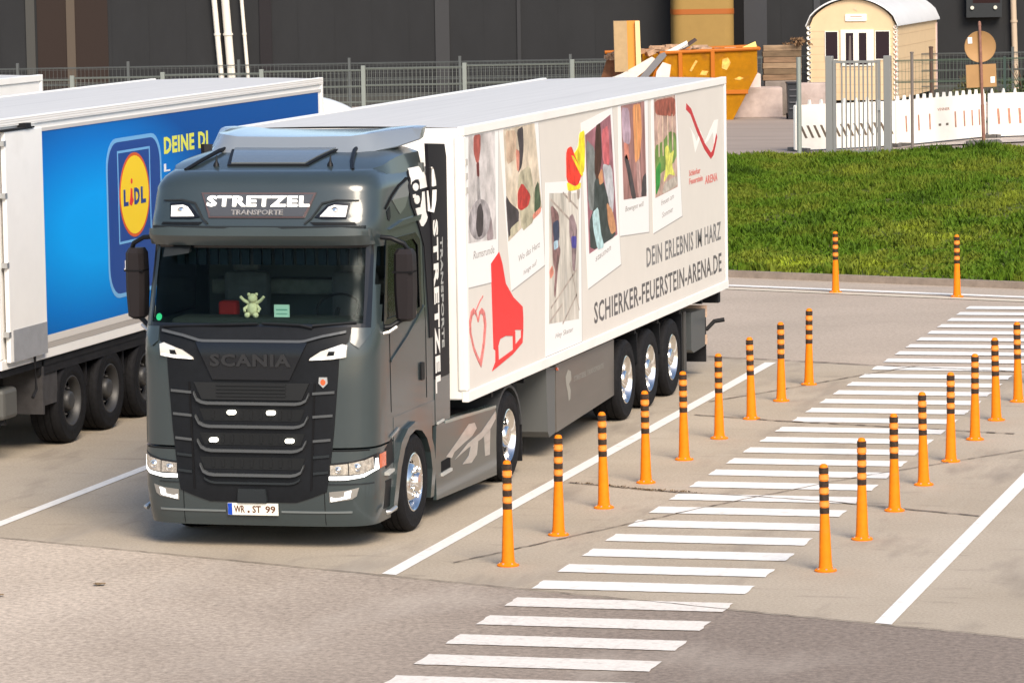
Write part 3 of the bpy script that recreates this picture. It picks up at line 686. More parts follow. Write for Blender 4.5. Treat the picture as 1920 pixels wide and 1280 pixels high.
# side fairings with lettering
for s in (1, -1):
    FM = (lambda s_: lambda y, z, w_: Vector((s_*(1.225+w_), y, z)))(s)
    plo('side_fairing', [(2.31,1.45),(2.88,1.45),(2.90,3.72),(2.84,3.86),(2.2,3.90),(2.31,3.0)], -.03, .006, FM, mat('print_black', (.012,.011,.014), .5), TR)
    plo('side_fairing', [(2.31,.98),(2.86,.98),(2.88,1.447),(2.31,1.447)], -.03, .006, FM, paint, TR)
    if s > 0:
        blk = plo('dark_side_print', [(1.60,3.50),(1.66,3.30),(1.85,3.12),(2.06,2.85),(2.12,2.3),(2.14,1.9),(2.305,1.9),(2.305,3.62),(2.2,3.70),(1.75,3.64)], .001, .012, SD(1), mat('print_black', (.012,.011,.014), .5), TR, cu=.1, cv=.05)
        wl = mat('white_vinyl', (.80,.78,.74), .35)
        EM = lambda y, z, w_: Vector((1.2335+w_-(max(0,(z-3.4))*.12+max(0,z-3.58)*.25)*(max(0,2.31-y)>0), y, z))
        EMs = lambda y, z, w_: Vector(((Wz(z) if y < 2.305 else 1.231)+w_, y, z))
        wb = bmesh.new()
        # emblem: rounded drop in two pieces, with a dark S bar and T bar cut out
        plate(wb, [(1.70,3.51),(1.74,3.60),(1.84,3.69),(1.98,3.735),(2.12,3.735),(2.24,3.70),(2.36,3.62),(2.43,3.50),(2.44,3.45),(2.0,3.445),(2.02,3.50),(1.98,3.545),(1.86,3.55),(1.72,3.53)], .0125, 0.0165, EMs, .05, .05)
        plate(wb, ell(1.85,3.475,.10,.04,12), .0125, 0.0170, EMs, .05)
        plate(wb, ell(1.86,3.345,.10,.045,12), .0125, 0.0175, EMs, .05)
        plate(wb, [(1.72,3.405),(1.82,3.405),(1.80,3.37),(1.73,3.37)], .0125, 0.0180, EMs)
        plate(wb, [(1.79,3.26),(1.98,3.26),(2.04,3.33),(2.07,3.41),(2.14,3.41),(2.15,3.20),(2.2,3.14),(2.14,3.10),(2.02,3.06),(1.95,3.07),(1.86,3.15)], .0125, 0.0185, EMs, .05, .05)
        plate(wb, [(2.24,3.41),(2.44,3.41),(2.42,3.30),(2.33,3.18),(2.24,3.20)], .0125, 0.0190, EMs)
        obj('white_emblem', wb, wl, TR)
        wb = bmesh.new(); text_into(wb, 'STRETZEL', 2.34, 1.30, 2.52, 3.10, .0065, .009, FM, bold=.035, rot=True)
        obj('side_lettering', wb, wl, TR)
        wb = bmesh.new(); text_into(wb, 'TRANSPORTE', 2.60, 1.75, 2.69, 2.90, .0065, .009, FM, bold=.02, rot=True)
        obj('side_lettering', wb, mat('silver_vinyl', (.34,.35,.34), .35), TR)
# wipers
for pts in ([(-.95,2.20),(-.3,2.225),(.05,2.235)], [(.10,2.24),(.5,2.225),(.62,2.20)], [(.62,2.22),(1.05,2.25)]):
    bm = bmesh.new(); tube(bm, [FR(a, b, .03) for a, b in pts], .014, 6); obj('wiper', bm, blackp, TR)
# mirrors
for s in (-1, 1):
    bm = bmesh.new(); X0 = s*1.41
    secs = []
    for z, hw, y0, y1 in ((2.22,.05,.62,.72),(2.25,.085,.58,.76),(2.5,.098,.57,.77),(2.72,.098,.57,.77),(2.89,.095,.57,.76),(2.94,.07,.60,.74)):
        secs.append([(X0-hw,y1,z),(X0-hw,y0+.05,z),(X0-hw+.04,y0,z),(X0+hw-.04,y0,z),(X0+hw,y0+.05,z),(X0+hw,y1,z)])
    loft(bm, secs); Mi = obj('mirror', bm, mat('mirror_housing', (.020,.017,.018), .5), TR, 30)
    bm = bmesh.new(); box(bm, X0-.0995, X0+.0995, .566, .76, 2.705, 2.722); obj('mirror_seam', bm, darkgap, Mi)
    bm = bmesh.new(); box(bm, X0-.085, X0+.085, .771, .778, 2.28, 2.88); obj('mirror_glass', bm, chrome, Mi)
    bm = bmesh.new(); tube(bm, [(s*1.18,.60,3.06),(s*1.30,.60,3.05),(s*1.42,.64,2.99),(s*1.45,.66,2.93)], .024, 8); obj('mirror_arm', bm, blackp, Mi, 40)
    bm = bmesh.new(); tube(bm, [(s*1.18,.56,2.16),(s*1.28,.60,2.17),(s*1.38,.66,2.24)], .026, 8); obj('mirror_arm', bm, blackp, Mi, 40)
    bm = bmesh.new(); tube(bm, [(s*1.18,.52,2.10),(s*1.27,.56,2.12),(s*1.34,.60,2.17)], .018, 8); obj('grab_bar', bm, alum, Mi, 40)
# kerb mirror on the passenger side seen through the glass corner
bm = bmesh.new(); secs = [[(-.98+i*.09, fy(-.85,2.93)-.12-.05*math.sin(i/3*PI), 2.88+.04*i/3), (-.98+i*.09, fy(-.85,2.93)-.02, 2.90+.03*i/3), (-.98+i*.09, fy(-.85,2.93)-.06, 2.97+.03*i/3)] for i in range(4)]
loft(bm, secs); obj('front_mirror', bm, paint_d, TR, 40)
# interior
DB = boxo('dashboard', -1.05, 1.05, .62, 1.05, 1.98, 2.24, mat('dash', (.02,.022,.022), .7), TR, .05)
bm = bmesh.new(); box(bm, -1.17,1.17,2.20,2.26,1.5,3.70); obj('rear_wall', bm, mat('cab_lining', (.10,.11,.11), .9), TR)
bm = bmesh.new(); box(bm, -1.15,1.15,1.0,2.2,1.45,1.5); obj('cab_floor', bm, blackp, TR)
bm = bmesh.new()
for i in range(20):
    x = -1.1+i*.115; box(bm, x, x+.08, 1.02+.03*(i%2), 1.06+.03*(i%2), 2.74, 2.97)
obj('curtain', bm, mat('curtain_blue', (.02,.035,.05), .9), TR)
for s in (-.58, .58):
    bm = bmesh.new(); box(bm, s-.25, s+.25, 1.2, 1.7, 1.9, 2.02, .04); box(bm, s-.24, s+.24, 1.62, 1.78, 2.0, 2.62, .05); box(bm, s-.14, s+.14, 1.64, 1.76, 2.62, 2.82, .04)
    obj('seat', bm, mat('seat_dark', (.09,.09,.095), .9, var=.2), TR)
bm = bmesh.new(); box(bm, -.72,-.52,1.15,1.28,2.2,2.36,.03); obj('red_cushion', bm, mat('cushion_red', (.30,.02,.02), .9), TR)
bm = bmesh.new(); 
for k_ in range(24):
    a, b = 2*PI*k_/24, 2*PI*(k_+1)/24
    f_ = lambda q: (.58+.22*math.cos(q), 1.08+.10*math.sin(q), 2.30+.14*math.sin(q))
    tube(bm, [f_(a), f_(b)], .014, 6)
tube(bm, [(.58,1.08,2.30),(.58,.95,2.15)], .03, 6); obj('steering_wheel', bm, blackp, TR)
bm = bmesh.new(); box(bm, -1.05,1.05,1.9,2.15,2.36,2.52,.03); obj('bunk', bm, mat('bunk_grey', (.15,.15,.14), .9, var=.2), TR)
plo('green_sticker', ell(-1.02,2.285,.035,.035,16), -.005, .001, FR, mat('sticker_green', (.02,.42,.16), .5), TR)
# chassis, skirts, wheels
bm = bmesh.new()
for s in (-1, 1): box(bm, s*.42-.05, s*.42+.05, 1.0, 6.1, .62, .92)
for y in (1.46, 5.21): tube(bm, [(-1.0,y,.5),(1.0,y,.5)], .09, 10)
box(bm, -.95,.95,2.35,3.15,.55,1.02,.02); box(bm, -.5,.5,3.1,4.1,.92,1.0); 
for x, y in ((-.3,3.3),(.35,3.2),(.1,3.7),(.75,3.4)): box(bm, x-.14,x+.14,y-.12,y+.12,.9,1.12,.03)
box(bm,.55,1.15,3.25,4.3,.35,.92,.05); box(bm,-1.15,-.55,3.25,4.3,.35,.92,.05)
obj('chassis', bm, chassis, TR)
bm = bmesh.new(); lathe(bm, [(0,.0),(.48,.0),(.5,.03),(.48,.06),(0,.06)], 28, c=(0,5.0,1.01)); obj('fifth_wheel', bm, chassis, TR, 40)
bm = bmesh.new()
for k_, y in enumerate((2.95,3.05)): tube(bm, [(.2+k_*.15,2.88,1.6),(.25+k_*.15,3.02,1.25),(.2+k_*.1,3.2,1.3),(.1+k_*.2,3.32,1.7)], .02, 6)
obj('air_line', bm, mat('hose_red', (.3,.03,.03), .5), TR)
for s in (-1, 1):
    FM = (lambda s_: lambda y, z, w_: Vector((s_*(1.235+w_), y, z)))(s)
    SK = plo('side_skirt', [(2.26,.20),(2.24,.60),(2.3,.97),(3.0,.98),(4.62,.90),(4.70,.80),(4.66,.5),(4.66,.14)], -.03, .006, FM, paint, TR)
    plo('skirt_edge', [(2.62,.955),(4.66,.875),(4.66,.905),(2.62,.985)], -.10, .012, FM, mat('teal_edge', (.20,.27,.26), .3, .4, 1), SK)
    plo('step_opening', [(2.45,.465),(2.80,.475),(2.80,.585),(2.45,.575)], .0065, .009, FM, darkgap, SK)
    plo('step_tread', [(2.43,.425),(2.80,.435),(2.80,.465),(2.43,.455)], .0065, .03, FM, mat('step_grey', (.4,.4,.38)), SK)
    plo('step_tread', [(2.36,.975),(2.60,.985),(2.60,1.01),(2.36,1.0)], -.2, .01, FM, mat('step_grey', (.4,.4,.38)), SK)
    if s > 0:
        sv = mat('silver_print', (.50,.48,.46), .3, .5, .5, var=.2, scale=3, stretch=(1,1,4))
        wb = bmesh.new()
        plate(wb, [(2.64,.60),(3.12,.72),(3.55,.835),(3.78,.82),(3.86,.75),(3.66,.69),(3.36,.66),(2.96,.61),(2.86,.56)], .0065, 0.0092, FM)
        plate(wb, [(2.98,.53),(3.50,.635),(4.05,.69),(4.64,.84),(4.64,.76),(4.40,.67),(4.05,.615),(3.50,.585)], .0065, 0.0104, FM)
        plate(wb, [(3.62,.598),(3.90,.605),(3.84,.47),(3.62,.41),(3.27,.44),(3.53,.50)], .0065, 0.0116, FM)
        plate(wb, [(4.14,.628),(4.40,.668),(4.36,.40),(4.18,.41)], .0065, 0.0128, FM)
        obj('silver_graphic', wb, sv, SK)
    # rear mudguard over the drive wheel, flap
    bm = bmesh.new()
    for k_ in range(12):
        a, b = math.radians(168-k_*13.5), math.radians(168-(k_+1)*13.5)
        plate(bm, [(5.21+.60*math.cos(q),.5+.57*math.sin(q)) for q in (a,b)]+[(5.21+.56*math.cos(q),.5+.535*math.sin(q)) for q in (b,a)], -.62, .0, FM)
    obj('mudguard', bm, mat('mudguard_grey', (.05,.053,.056), .5), TR, 50)
    plo('mud_flap', rect(5.80,.14,5.83,.60), -.60, -.01, FM, rubber, TR)
    make_wheel(TR, s*1.25, 1.46, s, .5, .31, 'front')
    make_wheel(TR, s*1.25, 5.21, s, .5, .29, 'rear')
    w2 = bmesh.new(); lathe(w2, [(.29,0),(.48,0),(.5,.04),(.5,.25),(.48,.29),(.29,.29)], 40, 'x', c=(s*.78-.145,5.21,.5)); obj('inner_tyre', w2, rubber, TR, 40)

# things on the dashboard
def blob(bm, c, r, sx=1, sy=1, sz=1, n=10):
    lathe(bm, [(max(1e-4, r*math.sin(PI*k_/n))*1, -r*math.cos(PI*k_/n)*sz) for k_ in range(n+1)], 12, c=c)
toy = bmesh.new(); c = Vector((-.20, .72, 2.245))
blob(toy, c+Vector((0,0,.075)), .06, sz=1.2); blob(toy, c+Vector((0,0,.185)), .05); blob(toy, c+Vector((-.04,0,.225)), .018); blob(toy, c+Vector((.04,0,.225)), .018)
for s in (-1, 1):
    tube(toy, [c+Vector((s*.035,0,.135)), c+Vector((s*.09,-.01,.165)), c+Vector((s*.125,-.02,.205))], [.020,.017,.015], 8)
    tube(toy, [c+Vector((s*.04,0,.11)), c+Vector((s*.08,-.03,.08)), c+Vector((s*.07,-.05,.05))], [.02,.018,.014], 8)
    blob(toy, c+Vector((s*.045,-.05,.02)), .03)
tag(obj('plush_toy', toy, mat('cream_plush', (.62,.55,.36), .95, var=.2, scale=40), None, 60), 'small cream plush figure sitting behind the windscreen of the grey truck', 'toy')
cd = bmesh.new(); box(cd, .03,.19,.70,.712,2.245,2.37); o = obj('card', cd, mat('card_mint', (.42,.58,.50), .6)); tag(o, 'pale green card standing on the dashboard of the grey truck', 'card')
plo('card_stripe', rect(.05,2.315,.17,2.325), 0, .002, lambda u, v, w_: Vector((u, .6995-w_, v)), mat('card_dark', (.08,.25,.2), .6), o)
plo('card_stripe', rect(.05,2.275,.17,2.282), 0, .002, lambda u, v, w_: Vector((u, .6995-w_, v)), mat('card_dark', (.08,.25,.2), .6), o)

# ------------------------------------------------------------------ semi trailer of the grey truck
T1 = thing('semi_trailer', 'white refrigerated semi trailer with photo prints and a red ice skate behind the grey truck', 'trailer', (0,3.3,0))
T1.location = (0,0,0)
Y0, Y1 = 3.30, 16.83
def trailer_body(T, xs0, xs1, y0, y1, z0, z1, m, mr):
    bm = bmesh.new(); box(bm, xs0+.012, xs1-.012, y0+.03, y1, z0+.02, z1-.012, .0); obj('box_body', bm, m, T)
    bm = bmesh.new()
    # roof in slightly cambered strips
    n = 8; rows = []
    for y in [y0+.05+(y1-y0-.1)*k_/14 for k_ in range(15)]:
        rows.append([bm.verts.new((lerp(xs0+.05,xs1-.05,i/n), y, z1-.011+.02*math.sin(PI*i/n))) for i in range(n+1)])
    for a, b in zip(rows, rows[1:]):
        for i in range(n): bm.faces.new((a[i], a[i+1], b[i+1], b[i]))
    obj('roof', bm, mr, T, 60)
    for x, sg in ((xs0, -1), (xs1, 1)):
        for (a, b, nm, th) in ((z1-.095, z1+.004, 'top_rail', .012), (z0, z0+.115, 'bottom_rail', .014)):
            bm = bmesh.new(); box(bm, min(x-sg*.06, x+sg*th), max(x-sg*.06, x+sg*th), y0, y1+.005, a, b, .008); obj(nm, bm, m, T)
        bm = bmesh.new(); box(bm, min(x-sg*.10,x+sg*.010), max(x-sg*.10,x+sg*.010), y0-.012, y0+.10, z0+.116, z1-.096, .02); obj('corner_post', bm, m, T)
        bm = bmesh.new(); box(bm, min(x-sg*.06,x+sg*.008), max(x-sg*.06,x+sg*.008), y1-.06, y1+.004, z0+.116, z1-.096, .005); obj('corner_post', bm, m, T)
trailer_body(T1, -1.30, 1.30, Y0, Y1, 1.095, 4.01, whiteg, whiter)
SR = lambda y, z, w_: Vector((1.289+w_, y, z))
GP = plo('graphic_panel', rect(3.43,1.215,16.76,3.91), .0, .003, SR, greyprint, T1)
def chaikin(P, it=1):
    for _ in range(it):
        Q = []
        for i in range(len(P)):
            a, b = P[i], P[(i+1) % len(P)]; Q += [(lerp(a[0],b[0],.15), lerp(a[1],b[1],.15)), (lerp(a[0],b[0],.85), lerp(a[1],b[1],.85))]
        P = Q
    return P
def pr(name, poly, lv, m):
    if name in ('picture_part', 'colour_patch') and len(poly) < 20: poly = chaikin(poly)
    return plo(name, poly, .003, .003+.0012*lv, SR, m, GP)
def M_(n, c, **k):
    if n.startswith('pic_') or n.startswith('heart'): k = {'var': max(.45, k.get('var', 0)), 'scale': k.get('scale', 5)*1.4, 'stretch': k.get('stretch', (1,1.2,1)), 'dirt': (tuple(min(.8, x*1.9+.03) for x in c), k.get('scale', 5)*.9, .55, .55)}
    return mat(n, c, .4, **k)
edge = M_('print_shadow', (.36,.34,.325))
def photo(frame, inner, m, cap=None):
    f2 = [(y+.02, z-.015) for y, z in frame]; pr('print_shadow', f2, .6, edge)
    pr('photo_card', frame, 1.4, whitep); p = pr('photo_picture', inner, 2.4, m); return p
pr('photo_strip', rect(3.43,2.30,3.46,3.9), .7, whitep)
# 1 spoon
photo([(3.44,3.905),(4.78,3.905),(4.67,2.27),(3.44,2.30)], [(3.55,3.90),(4.62,3.90),(4.60,2.73),(3.47,2.77)], M_('pic_pale', (.56,.52,.51), var=.05, scale=2))
pr('picture_part', [(4.2,2.74),(4.3,3.0),(4.42,2.98),(4.5,2.735)], 3.0, M_('pic_mauve', (.28,.22,.23)))
pr('picture_part', [(3.75,3.90),(4.03,3.90),(4.02,3.75),(3.95,3.61),(3.84,3.60),(3.74,3.72)], 3.4, M_('pic_brick', (.33,.075,.06), var=.3, scale=6))
pr('picture_part', [(3.84,3.60),(3.95,3.61),(3.955,3.45),(3.90,3.45),(3.86,3.46)], 3.8, M_('pic_darkred', (.16,.03,.03)))
pr('picture_part', [(3.86,3.45),(3.95,3.45),(3.98,3.22),(4.0,3.15),(3.86,3.15)], 3.4, M_('pic_steel', (.30,.28,.28), var=.3, scale=5))
pr('picture_part', ell(3.94,2.99,.44,.215), 4.2, M_('pic_steel2', (.33,.30,.31), var=.75, scale=3.2))
pr('picture_part', [(3.84,3.12),(3.98,3.17),(4.09,3.05),(4.04,2.82),(3.86,2.80),(3.77,2.92)], 5.0, M_('pic_dark', (.055,.045,.05), var=.5, scale=4))
# 2 tilted
photo([(4.80,3.905),(6.52,3.905),(6.72,2.27),(5.22,2.11)], [(4.98,3.90),(6.34,3.90),(6.62,2.93),(5.12,2.66)], M_('pic_cream', (.58,.49,.38), var=.3, scale=2.2))
pr('picture_part', [(5.05,3.88),(5.55,3.86),(5.5,3.55),(5.1,3.5)], 3.0, M_('pic_sand', (.50,.36,.26), var=.25, scale=4))
pr('picture_part', [(5.55,3.86),(5.83,3.895),(5.84,3.64),(5.75,3.45),(5.57,3.38),(5.66,3.62)], 3.4, M_('pic_dark', (.05,.05,.05)))
pr('picture_part', [(5.50,3.66),(5.66,3.62),(5.62,3.40),(5.53,3.42)], 3.8, M_('pic_coral', (.60,.22,.16)))
pr('picture_part', [(5.62,3.38),(6.1,3.45),(6.3,3.1),(6.25,2.8),(5.7,2.72),(5.55,3.2)], 3.0, M_('pic_olive', (.42,.38,.27), var=.35, scale=4))
pr('picture_part', [(5.55,3.18),(5.74,3.27),(6.12,3.10),(6.0,2.99),(5.69,2.96),(5.54,3.0)], 4.2, M_('pic_red', (.42,.035,.03), var=.3, scale=8))
pr('picture_part', [(5.03,3.18),(5.24,3.07),(5.59,2.97),(5.56,2.83),(5.17,2.72),(5.12,2.70)], 4.2, M_('pic_dark', (.05,.05,.05)))
pr('picture_part', [(5.2,2.80),(5.6,2.86),(5.5,2.74),(5.2,2.70)], 5.0, M_('pic_olive', (.2,.2,.1)))
pr('picture_part', [(6.30,3.16),(6.47,3.25),(6.58,2.95),(6.26,2.88)], 4.2, M_('pic_forest', (.06,.09,.05), var=.5, scale=9))
pr('picture_part', [(6.2,2.88),(6.58,2.95),(6.55,2.88),(6.2,2.82)], 4.6, M_('pic_coral', (.5,.3,.2)))
# 3 runners
photo([(6.80,3.20),(8.48,3.12),(8.42,1.218),(6.68,1.22)], [(6.96,3.07),(8.36,2.98),(8.28,1.50),(6.86,1.58)], M_('pic_sketch', (.56,.52,.46), var=.12, scale=1.5, stretch=(1,3,.6)))
for a, b in (((7.0,3.0),(8.2,2.6)),((7.6,3.03),(8.3,2.8)),((6.95,1.75),(8.25,2.1)),((6.9,1.60),(7.5,1.75)),((7.5,1.52),(8.2,1.8)),((7.9,2.2),(8.3,1.6))):
    pr('sketch_line', stroke([a, b], .03), 2.9, M_('pic_taupe', (.36,.30,.26)))
pr('picture_part', [(7.01,2.90),(7.10,2.92),(7.38,2.81),(7.42,2.62),(7.36,2.47),(7.45,2.37),(7.32,2.2),(7.17,1.84),(7.10,1.9),(7.18,2.16),(7.07,2.28),(7.07,2.65)], 3.4, M_('pic_runner', (.20,.11,.11), var=.7, scale=5))
pr('picture_part', [(7.08,2.72),(7.38,2.74),(7.40,2.50),(7.15,2.48)], 4.0, M_('pic_navy', (.035,.045,.09)))
pr('picture_part', [(7.12,2.50),(7.32,2.51),(7.34,2.42),(7.14,2.40)], 4.5, M_('pic_sky', (.35,.50,.60)))
pr('picture_part', [(6.90,2.18),(7.05,2.24),(7.12,2.14),(6.96,2.08)], 4.0, M_('pic_coral', (.4,.2,.18)))
pr('picture_part', [(7.88,2.73),(8.05,2.76),(8.26,2.58),(8.22,2.37),(8.12,2.07),(8.0,2.10),(7.97,2.39),(7.87,2.52)], 3.4, M_('pic_runner2', (.24,.17,.18), var=.6, scale=5))
pr('picture_part', [(7.96,2.50),(8.22,2.48),(8.2,2.34),(7.98,2.36)], 4.0, M_('pic_violet', (.06,.05,.28)))
# mascot-like colour patch -> plain red and yellow patch
pr('colour_patch', [(8.45,3.68),(8.68,3.70),(8.70,3.48),(8.65,3.22),(8.48,3.18),(8.04,3.42),(8.38,3.51)], 4.6, M_('pic_yellow', (.75,.62,.02), var=.25, scale=4))
pr('colour_patch', [(7.79,3.47),(7.86,3.53),(8.04,3.545),(8.2,3.42),(8.53,3.20),(8.35,3.08),(8.18,3.07),(7.79,3.15)], 5.2, M_('pic_scarlet', (.75,.035,.02)))
pr('colour_patch', [(8.0,3.44),(8.12,3.43),(8.6,3.18),(8.5,3.16)], 5.8, M_('pic_yellow', (.7,.6,.02)))
pr('colour_patch', [(7.79,3.145),(8.18,3.065),(8.47,3.10),(8.44,3.02),(7.84,3.03)], 4.6, M_('pic_yellow', (.7,.6,.02)))
pr('colour_patch', [(7.84,3.03),(7.98,3.03),(7.96,2.90),(7.86,2.90)], 4.6, M_('pic_taupe', (.3,.25,.2)))
pr('colour_patch', [(8.26,3.02),(8.42,3.02),(8.38,2.91),(8.30,2.90)], 4.6, M_('pic_taupe', (.3,.25,.2)))
# 4 tilted people
photo([(8.52,3.79),(10.12,3.905),(10.48,1.96),(8.76,1.81)], [(8.72,3.64),(10.02,3.82),(10.30,2.34),(8.84,2.22)], M_('pic_plum', (.30,.12,.15), var=.5, scale=2.5))
pr('picture_part', [(8.74,3.6),(9.2,3.45),(9.35,3.0),(9.2,2.70),(8.84,2.75)], 3.0, M_('pic_slate', (.17,.18,.18), var=.3, scale=4))
pr('picture_part', [(9.25,3.72),(9.5,3.75),(9.55,3.3),(9.3,3.0),(9.15,3.2)], 3.3, M_('pic_brownk', (.06,.025,.02)))
pr('picture_part', [(9.55,3.65),(9.9,3.7),(9.95,3.2),(9.6,3.25)], 3.3, M_('pic_rose', (.55,.12,.14), var=.3, scale=4))
pr('picture_part', [(9.55,3.25),(10.05,3.2),(10.15,2.85),(10.05,2.55),(9.75,2.9)], 3.3, M_('pic_mist', (.50,.50,.53), var=.2, scale=3))
pr('picture_part', [(9.15,3.10),(9.6,3.05),(9.85,2.8),(9.95,2.5),(10.25,2.33),(8.9,2.24),(8.86,2.6),(9.1,2.75)], 3.8, M_('pic_coal', (.045,.055,.055), var=.3, scale=5))
pr('picture_part', [(9.02,2.70),(9.32,2.75),(9.42,2.45),(9.6,2.24),(9.25,2.235),(9.05,2.5)], 4.4, M_('pic_aqua', (.42,.60,.62)))
pr('picture_part', [(9.75,2.78),(10.05,2.65),(10.26,2.40),(9.98,2.36),(9.8,2.52)], 4.4, M_('pic_tan', (.50,.24,.12), var=.3, scale=5))
pr('picture_part', [(9.35,3.12),(9.55,3.2),(9.6,3.02),(9.4,3.0)], 4.4, M_('pic_tan', (.5,.2,.1)))
# 5
photo([(10.42,3.905),(12.06,3.905),(12.04,2.24),(10.44,2.31)], [(10.58,3.90),(11.86,3.90),(11.92,2.70),(10.66,2.74)], M_('pic_maroon', (.30,.15,.14), var=.5, scale=3, stretch=(1,4,.6)))
pr('picture_part', [(10.6,3.88),(11.0,3.85),(11.1,3.5),(11.0,3.4),(10.65,3.45)], 3.0, M_('pic_lilac', (.42,.30,.37), var=.2, scale=3))
pr('picture_part', [(11.2,3.88),(11.65,3.88),(11.7,3.5),(11.55,3.2),(11.3,3.15),(11.25,3.5)], 3.3, M_('pic_apricot', (.62,.26,.10), var=.35, scale=4, stretch=(1,3,.7)))
pr('picture_part', [(10.72,3.25),(10.85,3.1),(11.1,2.72),(11.35,2.71),(11.1,3.05),(10.85,3.3)], 3.3, M_('pic_dark', (.05,.04,.04)))
pr('picture_part', [(10.72,3.45),(10.95,3.4),(11.0,3.2),(10.75,3.25)], 3.3, M_('pic_coral', (.5,.18,.15)))
pr('picture_part', [(11.35,3.15),(11.55,3.2),(11.65,2.72),(11.45,2.71)], 3.3, M_('pic_dustyrose', (.42,.26,.24), var=.2, scale=4))
pr('picture_part', [(11.7,2.95),(11.9,3.0),(11.92,2.71),(11.6,2.71)], 3.8, M_('pic_dark', (.04,.03,.05)))
# 6
photo([(12.24,3.905),(13.72,3.905),(14.0,2.30),(12.28,2.20)], [(12.40,3.90),(13.66,3.90),(13.74,2.70),(12.42,2.64)], M_('pic_brownpink', (.45,.30,.25), var=.5, scale=3))
pr('picture_part', [(12.42,3.88),(13.64,3.88),(13.66,3.62),(13.0,3.66),(12.5,3.7)], 3.0, M_('pic_rust', (.28,.075,.05), var=.7, scale=6))
for x in (12.62, 12.85, 13.15, 13.42): pr('picture_part', [(x,3.66),(x+.07,3.66),(x+.08,3.15),(x+.01,3.15)], 3.4, M_('pic_wood', (.58,.42,.32)))
pr('picture_part', [(12.42,3.3),(12.9,3.34),(13.3,3.45),(13.68,3.4),(13.7,3.05),(12.45,2.9)], 3.2, M_('pic_green', (.13,.22,.05), var=.3, scale=3))
pr('picture_part', [(12.44,3.0),(12.75,3.1),(12.7,2.8),(12.44,2.66)], 3.8, M_('pic_emerald', (.03,.25,.04)))
pr('picture_part', [(13.0,3.25),(13.2,3.28),(13.3,3.15),(13.55,3.2),(13.4,3.0),(13.6,2.85),(13.2,2.9),(12.9,2.8),(13.05,3.0)], 3.8, M_('pic_lime', (.62,.62,.12), var=.3, scale=6))
pr('picture_part', [(12.95,2.80),(13.7,2.85),(13.72,2.72),(12.8,2.66)], 3.6, M_('pic_stone', (.42,.37,.32), var=.4, scale=7))
# captions in handwriting-like thin text
cap = M_('caption_ink', (.30,.28,.27))
def wr(name, s, u0, v0, u1, v1, m, tilt=0., **k):
    f = lambda y, z, w_: Vector((1.289+w_, y, z+tilt*(y-u0)))
    bm = bmesh.new(); text_into(bm, s, u0, v0, u1, v1, .0048, .0062, f, **k); return obj(name, bm, m, GP)
wr('caption', 'Rumsrunde', 3.66, 2.585, 4.52, 2.67, cap, shear=.2)
wr('caption', 'Wo das Herz', 5.55, 2.40, 6.5, 2.47, cap, .10, shear=.2); wr('caption', 'hinge auf', 5.75, 2.22, 6.35, 2.29, cap, .12, shear=.2)
wr('caption', 'Hey Skater', 7.15, 1.365, 8.0, 1.44, cap, .0, shear=.2)
wr('caption', 'staunen', 9.15, 2.10, 9.95, 2.16, cap, .10, shear=.2)
wr('caption', 'Bewegen will', 10.74, 2.565, 11.75, 2.65, cap, .0, shear=.2)
wr('caption', 'freuen am', 12.75, 2.52, 13.5, 2.59, cap, .06, shear=.2); wr('caption', 'Sommer', 12.8, 2.36, 13.45, 2.43, cap, .06, shear=.2)
# skate and heart
pr('skate_boot', [(4.37,2.48),(4.71,2.58),(4.84,2.44),(4.97,2.21),(5.29,2.03),(5.68,1.89),(5.70,1.76),(5.69,1.63),(5.34,1.665),(5.22,1.61),(4.93,1.64),(4.69,1.63),(4.61,1.56),(4.48,1.53),(4.42,1.55)], 5.0, redp)
pr('skate_blade', [(4.34,1.315),(4.49,1.40),(4.50,1.53),(4.61,1.56),(4.62,1.405),(5.24,1.455),(5.24,1.61),(5.34,1.65),(5.34,1.50),(5.60,1.555),(5.60,1.63),(5.69,1.63),(5.65,1.49),(5.21,1.405)], 5.0, redp)
bm = bmesh.new(); hp = [(3.80,1.93),(3.86,2.01),(3.96,2.04),(4.06,2.0),(4.11,1.87),(4.04,1.66),(3.95,1.52),(3.87,1.42),(3.75,1.50),(3.60,1.62),(3.46,1.82),(3.45,1.95),(3.52,2.04),(3.63,2.07),(3.72,2.03)]
hi = [(lerp(3.79,y,.80), lerp(1.76,z,.80)) for y, z in hp]
ring(bm, hp, hi, .003, .0082, SR); 
hp2 = [(y+.03, z-.02) for y, z in hp]; hi2 = [(lerp(3.82,y,.93), lerp(1.74,z,.93)) for y, z in hp2]; ring(bm, hp2, hi2, .003, .0070, SR)
plate(bm, stroke([(3.72,2.03),(3.9,2.12),(4.02,2.16)], .02), .003, .0082, SR)
obj('heart_outline', bm, M_('heart_red', (.62,.17,.16), var=.3, scale=12), GP)
